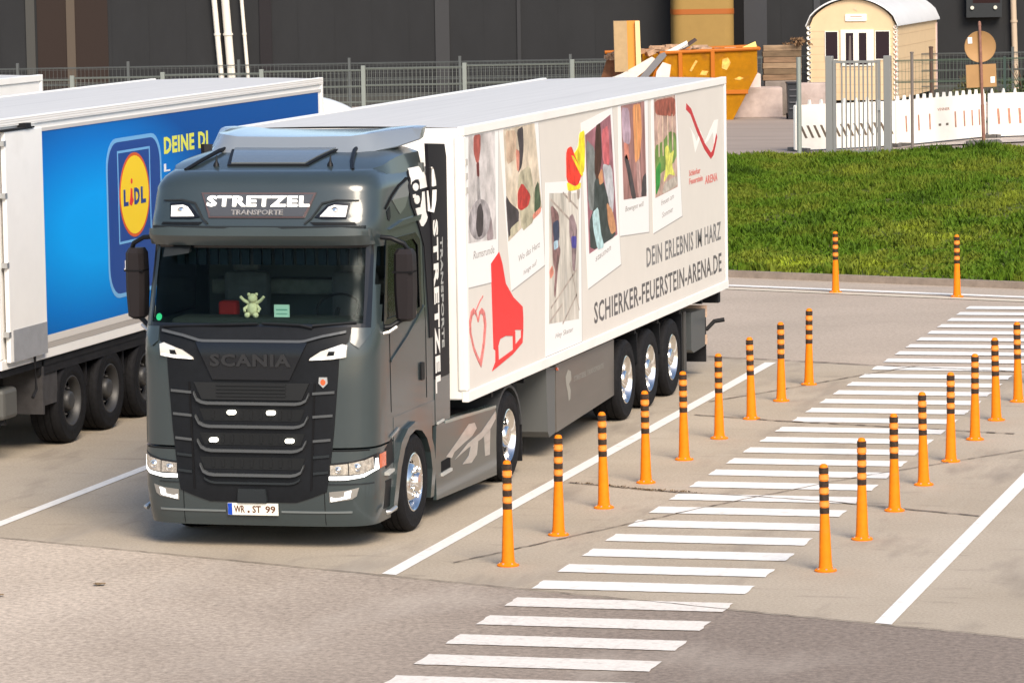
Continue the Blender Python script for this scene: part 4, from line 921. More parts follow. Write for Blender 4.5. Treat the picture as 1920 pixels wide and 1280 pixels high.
# tick logo at the rear end
pr('logo_tick', stroke([(14.32,3.72),(14.6,3.64),(15.0,3.38),(15.45,3.13),(15.85,2.98),(16.0,3.02),(16.12,3.12),(16.24,3.24)], .085), 2.0, M_('logo_red', (.50,.03,.04)))
pr('logo_mountain', [(14.5,3.45),(14.65,3.36),(14.85,3.08),(15.15,3.25),(15.4,3.20),(15.2,3.35),(14.95,3.22),(14.8,3.32)], 1.4, M_('print_light', (.84,.82,.78)))
pr('logo_mountain', [(15.4,3.15),(16.1,3.45),(16.35,3.45),(16.1,3.05),(16.0,3.3),(15.7,3.2)], 1.4, M_('print_light', (.84,.82,.78)))
lr = M_('logo_red2', (.62,.19,.17))
wr('logo_text', 'Schierker', 14.45, 2.79, 15.15, 2.87, lr, bold=.02); wr('logo_text', 'Feuerstein', 14.45, 2.68, 15.3, 2.76, lr, bold=.02); wr('logo_text', 'ARENA', 15.45, 2.62, 16.25, 2.73, lr, bold=.03)
ink = M_('slogan_ink', (.10,.095,.10), var=.3, scale=20)
def slog(s, u0, v0, u1, v1, m):
    bm = bmesh.new(); text_into(bm, s, u0, v0, u1, v1, .0042, .0056, SR, bold=.014, sp=1.08); return obj('slogan_lettering', bm, m, GP)
slog('DEIN ERLEBNIS IM HARZ', 11.88, 1.80, 16.44, 2.05, mat('slogan_grey', (.17,.165,.17), .4, var=.3, scale=20)); slog('SCHIERKER-FEUERSTEIN-ARENA.DE', 9.05, 1.36, 16.46, 1.62, ink)
# hinge / marker details on body
bm = bmesh.new()
for z in (3.30, 3.45, 3.60): box(bm, 1.28, 1.318, 3.345, 3.42, z, z+.07)
obj('side_fitting', bm, mat('fitting_grey', (.45,.43,.40), .5), T1)
bm = bmesh.new(); box(bm, -1.28,1.28,Y0+.005,Y0+.032,1.13,3.99); obj('front_wall', bm, whiteg, T1)
bm = bmesh.new(); box(bm, -.95,.95,Y0-.30,Y0+.0,2.35,3.75,.04); CU = obj('cooling_unit', bm, whiteg, T1)
bm = bmesh.new(); box(bm,-.8,.8,Y0-.31,Y0-.302,2.5,3.1); obj('cooling_grille', bm, blackp, CU)
# running gear
bm = bmesh.new()
for s in (-1, 1): box(bm, s*.5-.06, s*.5+.06, 3.6, Y1-.1, .80, 1.08)
box(bm, -1.2,1.2,Y1-.15,Y1-.02,.90,1.09,.01)
for y in (4.6,6.0,7.5,9.0,10.2,11.5,12.8,14.1,15.5): box(bm, -1.22,1.22,y-.04,y+.04,1.0,1.09)
for y in (10.8,12.11,13.42): tube(bm, [(-1.0,y,.5),(1.0,y,.5)], .08, 10)
obj('chassis', bm, chassis, T1)
for s in (-1, 1):
    bm = bmesh.new(); box(bm, s*.92-.07,s*.92+.07,6.35,6.5,.35,1.05); box(bm, s*.92-.12,s*.92+.12,6.3,6.55,.22,.27); obj('landing_leg', bm, chassis, T1)
    FM = (lambda s_: lambda y, z, w_: Vector((s_*(1.20+w_), y, z)))(s)
    SP = plo('side_guard', [(6.98,.32),(7.05,.25),(7.32,.27),(7.36,1.03),(6.94,1.07)], -.45, .03, FM, mat('box_grey', (.10,.105,.105), .5), T1)
    SK = plo('side_guard', [(7.39,.265),(10.28,.365),(10.30,1.05),(7.39,1.05)], -.03, .03, FM, mat('guard_grey', (.105,.095,.085), .45, .0, .1, var=.1, scale=1.5, stretch=(1,.5,3)), T1)
    if s > 0:
        sg = mat('guard_print', (.27,.26,.23), .5)
        plo('faint_emblem', [(7.85,.86),(7.97,.93),(8.1,.90),(8.12,.80),(8.0,.76),(8.08,.68),(8.06,.58),(7.98,.56),(7.93,.68),(7.88,.75)], .0305, .033, FM, sg, SK)
        texto('faint_lettering', 'STRETZEL TRANSPORTE', 8.25, .76, 9.75, .82, .0305, .033, FM, mat('guard_print2', (.21,.205,.19), .5), SK)
    for y in (10.8, 12.11, 13.42): make_wheel(T1, s*1.28, y, s, .5, .385, 'rear')
    for y in (10.3, 11.6, 12.9, 14.2):
        plo('mud_flap', rect(y-.015,.62,y+.015,1.0), -.40, .02, FM, blackp, T1)
    plo('wheel_flap', rect(14.15,.22,14.19,1.0), -.40, .03, FM, blackp, T1)
    plo('tool_box', [(14.75,.45),(14.9,.40),(15.62,.42),(15.66,.92),(14.75,.95)], -.45, .03, FM, mat('toolbox_grey', (.06,.067,.07), .4), T1)
    bm = bmesh.new(); tube(bm, [(s*1.24,7.38,1.0),(s*1.26,7.38,1.01)], .02, 8); obj('side_marker', bm, amber, T1)
    bm = bmesh.new(); tube(bm, [(s*1.21,14.4,1.0),(s*1.21,14.4,.15)], .03, 8); obj('guard_post', bm, mat('guard_dark', (.06,.06,.06), .4), T1)
# rear underrun, marker plates, hooks
bm = bmesh.new(); box(bm, -1.2,1.0,16.35,16.47,.42,.56,.01); box(bm, -1.2,1.2,15.8,15.84,.18,.85); obj('rear_bumper', bm, chassis, T1)
pm = mat('marker_plate_beige', (.50,.36,.27), .5, var=.2, scale=20)
for z0, z1 in ((.90,1.06),(.53,.66)): 
    bm = bmesh.new(); box(bm, .90,1.24,15.70,15.735,z0-.1,z1-.1); obj('marker_plate', bm, pm, T1)
bm = bmesh.new(); tube(bm, [(1.02,15.85,.62),(1.2,15.9,.62),(1.29,15.95,.72),(1.42,16.0,.74)], .03, 8); obj('coupling_hook', bm, chassis, T1)

# ------------------------------------------------------------------ blue trailer
LX = -4.85
T2 = thing('semi_trailer', 'white semi trailer with blue side print and yellow round logo, left of the grey truck', 'trailer')
trailer_body(T2, LX-2.6, LX, 5.42, 17.9, 1.12, 4.0, whiteg, whiter)
BL = lambda y, z, w_: Vector((LX-.011+w_, y, z))
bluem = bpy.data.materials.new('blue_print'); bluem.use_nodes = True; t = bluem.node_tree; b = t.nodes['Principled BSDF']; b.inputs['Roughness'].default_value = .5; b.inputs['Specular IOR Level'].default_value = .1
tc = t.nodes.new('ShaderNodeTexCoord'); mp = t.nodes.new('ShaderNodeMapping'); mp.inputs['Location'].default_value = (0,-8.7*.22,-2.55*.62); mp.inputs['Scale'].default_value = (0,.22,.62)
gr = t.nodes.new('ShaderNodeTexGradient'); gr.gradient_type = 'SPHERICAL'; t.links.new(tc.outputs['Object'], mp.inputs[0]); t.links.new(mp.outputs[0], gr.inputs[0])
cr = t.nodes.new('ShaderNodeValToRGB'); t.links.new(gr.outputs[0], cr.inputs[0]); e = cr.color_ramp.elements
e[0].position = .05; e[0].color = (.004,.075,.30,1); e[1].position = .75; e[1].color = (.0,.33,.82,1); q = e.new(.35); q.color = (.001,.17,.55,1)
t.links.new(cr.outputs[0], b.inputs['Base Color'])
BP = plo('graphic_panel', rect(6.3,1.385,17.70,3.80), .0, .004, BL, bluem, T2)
def bp(name, poly, lv, m): return plo(name, poly, .004, .004+.0015*lv, BL, m, BP)
navy = mat('print_navy', (.008,.055,.26), .4); lb = mat('print_lightblue', (.16,.40,.68), .4)
bm = bmesh.new(); plate(bm, rrect(9.02,1.60,11.02,3.58,.36,6), .004, .0055, BL); obj('logo_tile', bm, navy, BP)
bm = bmesh.new(); ring(bm, rrect(9.02,1.60,11.02,3.58,.36,6), rrect(9.07,1.65,10.97,3.53,.34,6), .004, .0072, BL); obj('tile_outline', bm, lb, BP)
bm = bmesh.new(); ring(bm, rect(9.42,2.26,10.60,3.42), rect(9.45,2.29,10.57,3.39), .004, .0072, BL); obj('logo_square', bm, lb, BP)
bp('logo_ring', ell(10.01,2.845,.545,.53,36), 2.6, mat('logo_orange_red', (.62,.10,.02), .4)); bp('logo_disc', ell(10.01,2.845,.505,.49,36), 3.6, mat('logo_yellow', (.88,.60,.02), .4))
dk = mat('logo_blue', (.015,.05,.22), .4)
for s_, u0, u1, v0, v1, m_ in (('L',9.60,9.77,2.72,2.93,dk),('D',9.98,10.18,2.72,2.93,dk),('L',10.22,10.40,2.72,2.93,dk)):
    bm = bmesh.new(); text_into(bm, s_, u0, v0, u1, v1, .0095, .0115, BL, bold=.05); obj('logo_letter', bm, m_, BP)
bp('logo_letter', [(9.80,2.74),(9.88,2.71),(9.96,2.78),(9.92,2.82),(9.92,2.92),(9.86,2.94),(9.84,2.83)], 5.0, redp); bp('logo_letter', ell(9.90,3.02,.035,.035,10), 5.0, redp)
yl = mat('print_yellow', (.72,.72,.10), .4)
bm = bmesh.new(); text_into(bm, 'DEINE DI', 11.14, 3.285, 12.85, 3.50, .0045, .0065, BL, bold=.04); obj('slogan_lettering', bm, yl, BP)
bm = bmesh.new(); text_into(bm, 'L', 11.12, 3.06, 11.35, 3.16, .0045, .0065, BL, bold=.03); obj('slogan_lettering', bm, whitep, BP)
bm = bmesh.new(); text_into(bm, 'L3', 10.0, 1.88, 10.35, 2.12, .0075, .009, BL, bold=.04); obj('slogan_lettering', bm, whitep, BP)
bm = bmesh.new(); text_into(bm, 'JL', 9.55, 1.93, 9.82, 2.05, .0075, .009, BL, bold=.04); obj('slogan_lettering', bm, whitep, BP)
plo('rail_groove', rect(6.7,1.235,17.85,1.30), .0155, .017, lambda y, z, w_: Vector((LX+w_, y, z)), mat('rail_grey', (.40,.37,.34), .5), T2)
plo('rail_upper', rect(6.3,1.30,17.85,1.383), .0, .012, BL, mat('rail_light', (.62,.59,.55), .5), T2)
plo('gutter', rect(6.6,3.80,17.85,3.84), .0, .012, BL, mat('rail_light2', (.50,.48,.46), .5), T2)
for dz in (.0,.03,.055): plo('roof_edge_line', rect(5.45,3.925+dz,17.88,3.932+dz), .0125, .0145, lambda y, z, w_: Vector((LX+w_, y, z)), mat('rail_line', (.60,.56,.52), .6), T2)
# open rear door folded along the side
RD = bmesh.new(); box(RD, LX+.02, LX+.075, 5.55, 6.72, 1.20, 3.86, .01); RD = obj('rear_door', RD, whiteg, T2)
plo('kick_plate', rect(5.64,1.20,6.70,1.57), .0765, .082, lambda y, z, w_: Vector((LX+w_, y, z)), mat('kick_grey', (.36,.365,.38), .45, .3, var=.1, scale=5), RD)
bm = bmesh.new(); box(bm, LX+.01, LX+.09, 5.42, 6.45, 3.865, 3.885); box(bm, LX+.0, LX+.10, 6.15,6.32,3.87,3.93); obj('door_seal', bm, chassis, RD)
bm = bmesh.new(); tube(bm, [(LX+.05,6.35,1.2),(LX+.05,6.37,.80),(LX+.05,6.25,.72)], .02, 8); obj('door_rod', bm, chassis, RD)
for z in (1.5,2.3,3.1,3.7):
    bm = bmesh.new(); box(bm, LX-.02, LX+.083, 5.50, 5.57, z, z+.06); obj('hinge', bm, alum, RD)
# rear interior frame, running gear
bm = bmesh.new(); box(bm, LX-2.5, LX-.1, 5.38, 5.425, 1.2, 3.9); obj('rear_frame', bm, mat('frame_dark', (.12,.12,.12), .6), T2)
bm = bmesh.new()
for s in (-1, 1): box(bm, LX-1.3+s*.5-.06, LX-1.3+s*.5+.06, 5.5, 17.5, .80, 1.10)
box(bm, LX-2.5, LX-.02, 5.5, 17.8, 1.03, 1.115); box(bm, LX-.10,LX-.03,6.7,17.8,.93,1.12)
for y in (7.75, 9.06, 10.37): tube(bm, [(LX-2.3,y,.52),(LX-.3,y,.52)], .08, 10)
for y in (6.9,8.4,9.7,11.0): box(bm, LX-2.5, LX-.10, y-.02,y+.02,.62,1.05)
obj('chassis', bm, chassis, T2)
dr = mat('dull_rim', (.055,.055,.056), .5, .4)
for y in (7.75, 9.06, 10.37):
    make_wheel(T2, LX-.03, y, 1, .51, .385, 'rear', dr); make_wheel(T2, LX-2.57, y, -1, .51, .385, 'rear', dr)
plo('mud_guard_panel', rect(6.75,.46,6.80,1.12), -.52, -.02, lambda y, z, w_: Vector((LX+w_, y, z)), mat('flap_grey', (.055,.053,.055), .6, var=.2), T2)
plo('mud_guard_panel', rect(6.80,.55,7.30,1.10), -.10, -.05, lambda y, z, w_: Vector((LX+w_, y, z)), mat('flap_grey', (.055,.053,.055)), T2)
bm = bmesh.new(); box(bm, LX-.62, LX-.05, 5.6, 6.05, .52, .88, .05); RB = obj('rear_lamp_box', bm, mat('lampbox_grey', (.09,.09,.085), .5), T2)
bm = bmesh.new(); lathe(bm, [(0,0),(.03,-.0),(.028,-.02),(0,-.03)], 12, 'y', c=(LX-.35,5.6,.72)); obj('lamp', bm, mat('lamp_pale', (.8,.78,.5), .3), RB)
bm = bmesh.new(); box(bm, LX-2.5, LX-.1, 5.7,5.8,.45,.60,.01); obj('rear_bumper', bm, chassis, T2)

# tractor of the blue trailer (seen: roof deflector)
T3 = thing('tractor_unit', 'white lorry cab with rounded roof deflector beyond the blue trailer', 'truck', (-6.05,18.3,0))
def simple_tractor(T, m):
    bm = bmesh.new(); secs = []
    for z, hw, y0, y1 in ((.9,1.2,.6,2.75),(1.6,1.22,.6,2.8),(2.4,1.22,.6,2.75),(3.1,1.18,.6,2.6),(3.25,1.1,.65,2.4)):
        secs.append([(-hw,y0,z),(hw,y0,z),(hw,y1-.2,z),(hw-.25,y1,z),(-hw+.25,y1,z),(-hw,y1-.2,z)])
    loft(bm, secs); obj('cab', bm, m, T, 30)
    bm = bmesh.new(); rows = []
    for k_ in range(9):
        a = k_/8; y = .25+1.9*a; h = .52*math.cos(a*PI/2)**.6; rows.append([bm.verts.new((1.14*math.cos(PI*i/14)*(abs(math.cos(PI*i/14))**-.45 if abs(math.cos(PI*i/14))>.05 else 1), y, 3.22+max(.02,h)*math.sin(PI*i/14)**.45 if 0 < i < 14 else 3.22)) for i in range(15)])
    for a, b in zip(rows, rows[1:]):
        for i in range(14): bm.faces.new((a[i], a[i+1], b[i+1], b[i]))
    bm.faces.new(rows[0]); obj('roof_deflector', bm, m, T, 50)
    bm = bmesh.new(); box(bm, -1.05,1.05,2.795,2.81,1.9,2.7); obj('windscreen', bm, blackg, T)
    bm = bmesh.new(); box(bm, -1.18,1.18,.9,2.95,.3,.88,.08); obj('bumper', bm, m, T)
    bm = bmesh.new()
    for s in (-1, 1): box(bm, s*.45-.05,s*.45+.05,-2.5,1.5,.6,.85)
    for y in (-1.6,1.95): tube(bm, [(-1,y,.5),(1,y,.5)], .08, 8)
    obj('chassis', bm, chassis, T)
    for s in (-1, 1):
        make_wheel(T, s*1.2, 1.95, s, .5, .3, 'front', dr); make_wheel(T, s*1.2, -1.6, s, .5, .3, 'rear', dr)
simple_tractor(T3, mat('white_cab_paint', (.80,.79,.77), .3, 0, .5))

# third trailer, far left
T4 = thing('semi_trailer', 'plain white trailer of which only the roof end shows at the far left', 'trailer')
TX = -9.95
trailer_body(T4, TX-2.55, TX, 6.6, 19.9, 1.12, 4.0, whiteg, whiter)
bm = bmesh.new(); box(bm, TX-1.3-.5-.06,TX-1.3-.5+.06,7,19.5,.8,1.1); box(bm, TX-1.3+.5-.06,TX-1.3+.5+.06,7,19.5,.8,1.1)
for y in (9.5,10.8,12.1): tube(bm, [(TX-2.3,y,.5),(TX-.3,y,.5)], .08, 8)
obj('chassis', bm, chassis, T4)
for y in (9.5,10.8,12.1):
    make_wheel(T4, TX-.03, y, 1, .5, .385, 'rear', dr); make_wheel(T4, TX-2.52, y, -1, .5, .385, 'rear', dr)
for x in (TX-.35, TX-2.2):
    bm = bmesh.new(); box(bm, x-.06,x+.06,17.4,17.5,.3,1.12); obj('landing_leg', bm, chassis, T4)

# ------------------------------------------------------------------ upper yard: building
AX = Vector((.9662,.2578,0)); NY = Vector((-.2578,.9662,0)); ORG = Vector((-28.38,63.7,PZ))
def WLD(s, dn, h): return ORG+AX*s+NY*dn+Vector((0,0,h))
def bbox(bm, s0, s1, n0, n1, h0, h1, mi=0, org=None):
    p = [WLD(s, n, h) for h in (h0, h1) for s, n in ((s0,n0),(s1,n0),(s1,n1),(s0,n1))]
    v = [bm.verts.new(q) for q in p]
    for f in ((3,2,1,0),(4,5,6,7),(0,1,5,4),(1,2,6,5),(2,3,7,6),(3,0,4,7)): bm.faces.new([v[i] for i in f]).material_index = mi
WH = thing('warehouse', 'long dark anthracite clad warehouse filling the top of the picture', 'building')
anth = mat('anthracite_cladding', (.023,.024,.026), .65, .0, var=.10, scale=1.2, stretch=(1,1,.4), bump=.02)
bm = bmesh.new(); bbox(bm, -25, 45, 0, 30, 0, 8.5)
obj('wall', bm, anth, WH)
bm = bmesh.new(); s = -25
while s < 45: bbox(bm, s, s+.02, -.006, .0, .3, 8.4); s += 1.0
obj('cladding_joint', bm, mat('cladding_joint', (.022,.023,.025), .6), WH)
bm = bmesh.new(); bbox(bm, -25.1, 45.1, -.15, 30.1, 8.5, 8.8); obj('roof', bm, anth, WH)
for s0, s1, c, n in ((.70,.94,(.062,.062,.058),'cladding_strip'),(1.79,2.02,(.085,.066,.05),'cladding_strip'),(11.70,12.08,(.044,.045,.048),'cladding_strip'),(20.0,20.62,(.046,.048,.054),'cladding_strip'),(21.88,22.05,(.056,.058,.064),'cladding_strip'),(13.9,14.0,(.036,.037,.04),'cladding_strip'),(6.98,7.3,(.02,.018,.02),'cladding_strip')):
    bm = bmesh.new(); bbox(bm, s0, s1, -.05, -.001, 0, 8.45); obj(n, bm, mat('strip_%d' % int(s0*10), c, .5), WH)
bm = bmesh.new(); bbox(bm, 1.0, 1.79, -.02, -.001, .0, 8.4); bbox(bm, 2.02, 2.9, -.02, -.001, 0, 8.4); obj('gate_panel', bm, mat('brown_black', (.030,.021,.018), .45), WH)
bm = bmesh.new(); bbox(bm, -25, 45, -.1, -.001, 0, .35); obj('plinth', bm, mat('plinth_grey', (.055,.055,.052), .9, var=.2, scale=2), WH)
def bpipe(s0, s1, r, h0, h1, m, nm, parent=WH):
    bm = bmesh.new(); tube(bm, [WLD(s0, -.16, h0), WLD(s1, -.16, h1)], r, 12)
    for h in (2.0, 3.6, 5.2):
        f = (h-h0)/(h1-h0); 
        if 0 < f < 1: tube(bm, [WLD(lerp(s0,s1,f), -.16, h-.03), WLD(lerp(s0,s1,f), -.16, h+.03)], r*1.25, 12)
    return obj(nm, bm, m, parent, 40)
cream = mat('cream_pipe', (.70,.66,.58), .5)
bpipe(5.99, 5.60, .075, .0, 5.5, cream, 'downpipe'); bpipe(6.26, 5.92, .11, 0, 5.5, cream, 'downpipe'); bpipe(6.70, 6.36, .05, 0, 5.5, cream, 'downpipe')
# beige projecting silo-like column with orange band
bm = bmesh.new()
def rcol(bm, s0, s1, n0, n1, h0, h1, r=.28):
    P = rrect(s0, n0, s1, n1, r, 6); a = [bm.verts.new(WLD(x, y, h0)) for x, y in P]; b = [bm.verts.new(WLD(x, y, h1)) for x, y in P]
    for i in range(len(P)): bm.faces.new((a[i], a[(i+1)%len(P)], b[(i+1)%len(P)], b[i]))
    bm.faces.new(b); bm.faces.new(a[::-1])
rcol(bm, 18.03, 19.66, -1.5, .2, 0, 7.5); SI = obj('entrance_tower', bm, mat('beige_render', (.30,.19,.058), .8, var=.05, scale=3), WH, 50)
bm = bmesh.new(); rcol(bm, 18.02, 19.67, -1.51, .15, 3.62-PZ+.13+.03, 3.62-PZ+.30); obj('orange_band', bm, mat('band_orange', (.34,.10,.02), .6), SI, 50)
bm = bmesh.new(); bbox(bm, 19.70, 20.0, -.03, -.001, 0, 8.3); obj('cladding_strip', bm, darkgap, WH)
# wall box with lamps at the right
bm = bmesh.new(); bbox(bm, 25.95, 26.9, -.35, -.001, 2.12, 3.2); EB = obj('ventilation_box', bm, mat('box_black', (.03,.033,.036), .5), WH)
for s in (26.10, 26.72):
    bm = bmesh.new(); tube(bm, [WLD(s, -.35, 2.38), WLD(s, -.40, 2.38)], .05, 10); obj('lamp', bm, mat('lamp_cream', (.6,.58,.5), .4), EB)
bm = bmesh.new(); bbox(bm, 26.12, 26.85, -.352, -.349, 2.5, 3.1); obj('grille', bm, mat('deep_brown', (.02,.008,.008), .5), EB)
bpipe(27.30, 27.16, .08, 0, 5, mat('tan_pipe', (.48,.38,.28), .5), 'downpipe')

# ------------------------------------------------------------------ fences
galv = mat('galvanised', (.30,.33,.30), .5, .4); galvg = mat('green_grey_mesh', (.15,.17,.155), .5, .3)
def mesh_panel(bm, A, B, z0, z1, vs=.055, th=.0045, rails=(0,.33,.66,1)):
    A = Vector(A); B = Vector(B); L = (B-A).length; d = (B-A)/L
    n = int(L/vs)
    for i in range(1, n): 
        p = A+d*(i*L/n); tube(bm, [(p.x,p.y,z0),(p.x,p.y,z1)], th, 3)
    k_ = z0
    while k_ < z1+.01:
        tube(bm, [(A.x,A.y,k_),(B.x,B.y,k_)], th*1.1, 3); k_ += .2
    for f in rails:
        z = z0+(z1-z0)*f
        for q in (-.012, .012): tube(bm, [(A.x,A.y,z+q),(B.x,B.y,z+q)], th*2.2, 4)
FN = thing('mesh_fence', 'grey welded mesh fence with steel posts behind the lorry roofs', 'fence')
FP = [(-26.18,56.41,2.55),(-23.79,57.05,2.58),(-21.6,57.64,2.63),(-19.21,58.28,2.66),(-16.75,58.94,2.71),(-14.3,59.6,2.74),(-11.69,60.29,2.78),(-9.15,60.97,2.81),(-6.83,61.6,2.85)]
for x, y, z in FP:
    bm = bmesh.new(); box(bm, x-.05,x+.05,y-.04,y+.04,PZ-.1,z+.06,.006); obj('post', bm, galv, FN)
for a, b in zip(FP, FP[1:]):
    bm = bmesh.new(); mesh_panel(bm, (a[0],a[1],0), (b[0],b[1],0), PZ+.03, (a[2]+b[2])/2-.03, .10, .005); obj('mesh_panel', bm, galvg, FN)
bm = bmesh.new(); tube(bm, [(-2.68,43.15,PZ-.3),(-2.68,43.15,PZ+1.98)], .05, 10); tag(obj('fence_post', bm, galv, None, 40), 'grey green steel post at the left end of the slanting slot barrier', 'post')
# second, far fence
F2 = thing('mesh_fence', 'faint dark mesh fence running along the foot of the warehouse', 'fence')
F2P = [WLD(s, -4.6, 0) for s in [1.0+2.85*k_ for k_ in range(-2, 14)]]
for p in F2P:
    bm = bmesh.new(); box(bm, p.x-.03,p.x+.03,p.y-.03,p.y+.03,PZ-.05,PZ+1.45,0); obj('post', bm, mat('post_dark', (.10,.11,.11), .5), F2)
for a, b in zip(F2P, F2P[1:]):
    bm = bmesh.new(); mesh_panel(bm, (a.x,a.y,0), (b.x,b.y,0), PZ+.05, PZ+1.30, .10, .004); obj('mesh_panel', bm, mat('mesh_dark', (.085,.095,.095), .5), F2)
# gate
GT = thing('gate', 'narrow steel gate with upright bars between two thick grey posts', 'gate')
gm = mat('gate_steel', (.27,.27,.26), .45, .4)
for x, y in ((-2.04,43.12),(-.84,43.05)):
    bm = bmesh.new(); box(bm, x-.075,x+.075,y-.075,y+.075,PZ-.2,PZ+2.0,.01); obj('gate_post', bm, gm, GT)
bm = bmesh.new(); y = 43.06
for x in (-1.93, -1.02): box(bm, x-.03,x+.03,y-.03,y+.03,PZ+.05,PZ+1.92)
for z in (PZ+.06, PZ+1.88): box(bm, -1.93,-1.02,y-.028,y+.028,z-.025,z+.025)
obj('frame', bm, gm, GT)
for k_ in range(9):
    x = -1.88+.1+k_*.088; bm = bmesh.new(); box(bm, x-.014,x+.014,y-.014,y+.014,PZ+.086,PZ+1.854); obj('bar', bm, gm, GT)
bm = bmesh.new(); box(bm, -1.04,-.98,y-.06,y-.03,PZ+.9,PZ+1.1); obj('lock', bm, alum, GT)
# lone posts right of the gate
bm = bmesh.new(); tube(bm, [(-.56,44.4,PZ-.2),(-.56,44.4,PZ+2.0)], .032, 10); lathe(bm,[(.04,0),(.04,.03),(0,.035)],10,c=(-.56,44.4,PZ+2.0)); tag(obj('fence_post', bm, mat('post_taupe', (.17,.145,.13), .6), None, 40), 'slim taupe steel post just right of the gate', 'post')
bm = bmesh.new(); tube(bm, [(-1.95,56,PZ-.1),(-1.98,56,PZ+1.75)], .045, 10); lathe(bm,[(.055,0),(.055,.03),(0,.04)],10,c=(-1.98,56,PZ+1.75)); tag(obj('fence_post', bm, mat('post_brown', (.10,.06,.045), .6), None, 40), 'dark brown post standing in front of the wagon side', 'post')
# right-hand mesh fence behind the barrier
F3 = thing('mesh_fence', 'green mesh fence behind the white barrier at the right edge', 'fence')
F3P = [(-2.6,54.6),(-.2,55.6),(1.75,56.4),(4.1,57.4)]
for x, y in F3P[1:]:
    bm = bmesh.new(); box(bm, x-.03,x+.03,y-.03,y+.03,PZ-.05,PZ+1.55,0); obj('post', bm, mat('post_green', (.045,.07,.06), .5), F3)
for a, b in zip(F3P, F3P[1:]):
    bm = bmesh.new(); mesh_panel(bm, (a[0],a[1],0), (b[0],b[1],0), PZ+.05, PZ+1.5, .08, .004); obj('mesh_panel', bm, mat('mesh_green', (.07,.10,.075), .5), F3)

# ------------------------------------------------------------------ white plastic barriers
whb = mat('barrier_white', (.86,.83,.76), .45, var=.03, scale=6); slot = mat('barrier_red', (.40,.20,.14), .5, var=.3, scale=12); slotd = mat('barrier_dark', (.13,.10,.075), .6)
def barrier(A, B, label, kind, z0=PZ+.03, h=1.0):
    A = Vector((*A,0)); B = Vector((*B,0)); L = (B-A).length; dd = (B-A)/L; ang = math.atan2(dd.y, dd.x)
    T = thing('barrier', label, 'barrier', (A.x, A.y, z0), ang, 'white plastic barriers at the top of the slope')
    F = lambda u, v, w_: Vector((u, -w_, v))
    bm = bmesh.new(); plate(bm, rrect(.01,.0,L-.01,h*.93,.03,3), -.03, .03, F)
    n = max(3, int(L/.26))
    for i in range(n):
        u = .1+(L-.2)*i/(n-1); plate(bm, [(u-.03,h*.93),(u+.03,h*.93),(u+.022,h*.97),(u+.008,h*1.03),(u-.008,h*1.03),(u-.022,h*.97)], -.03, .03, F)
    obj('panel', bm, whb, T)
    if kind == 'diag':
        n = int(L/.17)
        for i in range(n):
            u = .12+i*.17; 
            if u+.18 > L: break
            plo('slot', [(u,.50),(u+.06,.50),(u+.20,.24),(u+.14,.24)], .03, .034, F, slotd, T)
    else:
        for u in kind:
            plo('slot', [(u,.60),(u+.06,.60),(u+.085,.26),(u+.025,.26)], .03, .034, F, slot, T)
    for u in (.12, L-.12):
        bm = bmesh.new(); box(bm, u-.05,u+.05,-.35,.35,-.05,.05,.01); obj('foot', bm, mat('recycled_rubber', (.11,.105,.10), .8), T)
    return T, F, L
P1 = [(-2.98,44.1),(-1.95,45.2),(-1.13,46.1)]; 
barrier((-2.98,44.15),(-1.2,46.0), 'white barrier with slanting slots behind the steel gate', 'diag')
T, F, L = barrier((-1.18,46.0),(.22,49.4), 'white barrier with reddish upright slots between gate and sign pole', [.35,.85,1.30,2.35,2.72,3.05,3.35])
texto('red_lettering', 'VINNER', 1.65, .64, 2.15, .70, .031, .034, F, slot, T)
plo('marking', rect(1.7,.32,1.8,.37), .031, .034, F, slotd, T); plo('marking', rect(2.0,.32,2.1,.37), .031, .034, F, slotd, T)
T, F, L = barrier((.28,49.4),(2.3,50.6), 'white barrier with upright slots right of the sign pole', [.2,.45,.7,.95,1.2,1.45])
struct(sheet('kerb_strip', [(-1.0,45.4),(2.4,48.2),(2.4,49.6),(.4,48.6)], PZ+.03, mat('pale_gravel', (.42,.37,.33), .9, var=.25, scale=5)))
# sign seen from the back
SGN = thing('road_sign', 'round road sign seen from its tan back over a square plate', 'sign', (.62,46.45,PZ))
SGN.rotation_euler = (0, math.radians(-1.8), math.radians(14))
tan = mat('tan_sign_back', (.38,.22,.095), .6, .0, var=.08, scale=3)
bm = bmesh.new(); lathe(bm, [(0,-.012),(.315,-.012),(.325,-.02),(.33,-.012),(.33,.012),(0,.012)], 40, 'y', c=(0,.05,2.06)); obj('sign_disc', bm, tan, SGN, 40)
bm = bmesh.new(); box(bm, -.315,.315,.035,.065,1.21,1.69,.004); obj('sign_plate', bm, tan, SGN)
bm = bmesh.new(); tube(bm, [(0,0,.0),(0,0,.85)], .038, 12); tube(bm, [(0,0,.85),(0,0,2.5)], .030, 12); lathe(bm, [(.036,0),(.03,.08),(0,.10)], 12, c=(0,0,2.5)); obj('pole', bm, mat('rusty_pole', (.24,.12,.09), .6, var=.3, scale=6), SGN, 40)
bm = bmesh.new(); box(bm, -.36,.36,-.22,.22,.0,.10,.03); obj('base', bm, mat('recycled_rubber', (.11,.105,.10)), SGN)
for x, z in ((-.21,2.20),(.235,1.36)):
    bm = bmesh.new(); box(bm, x-.045,x+.045,.024,.037,z-.065,z+.065); obj('sticker', bm, whitep, SGN)

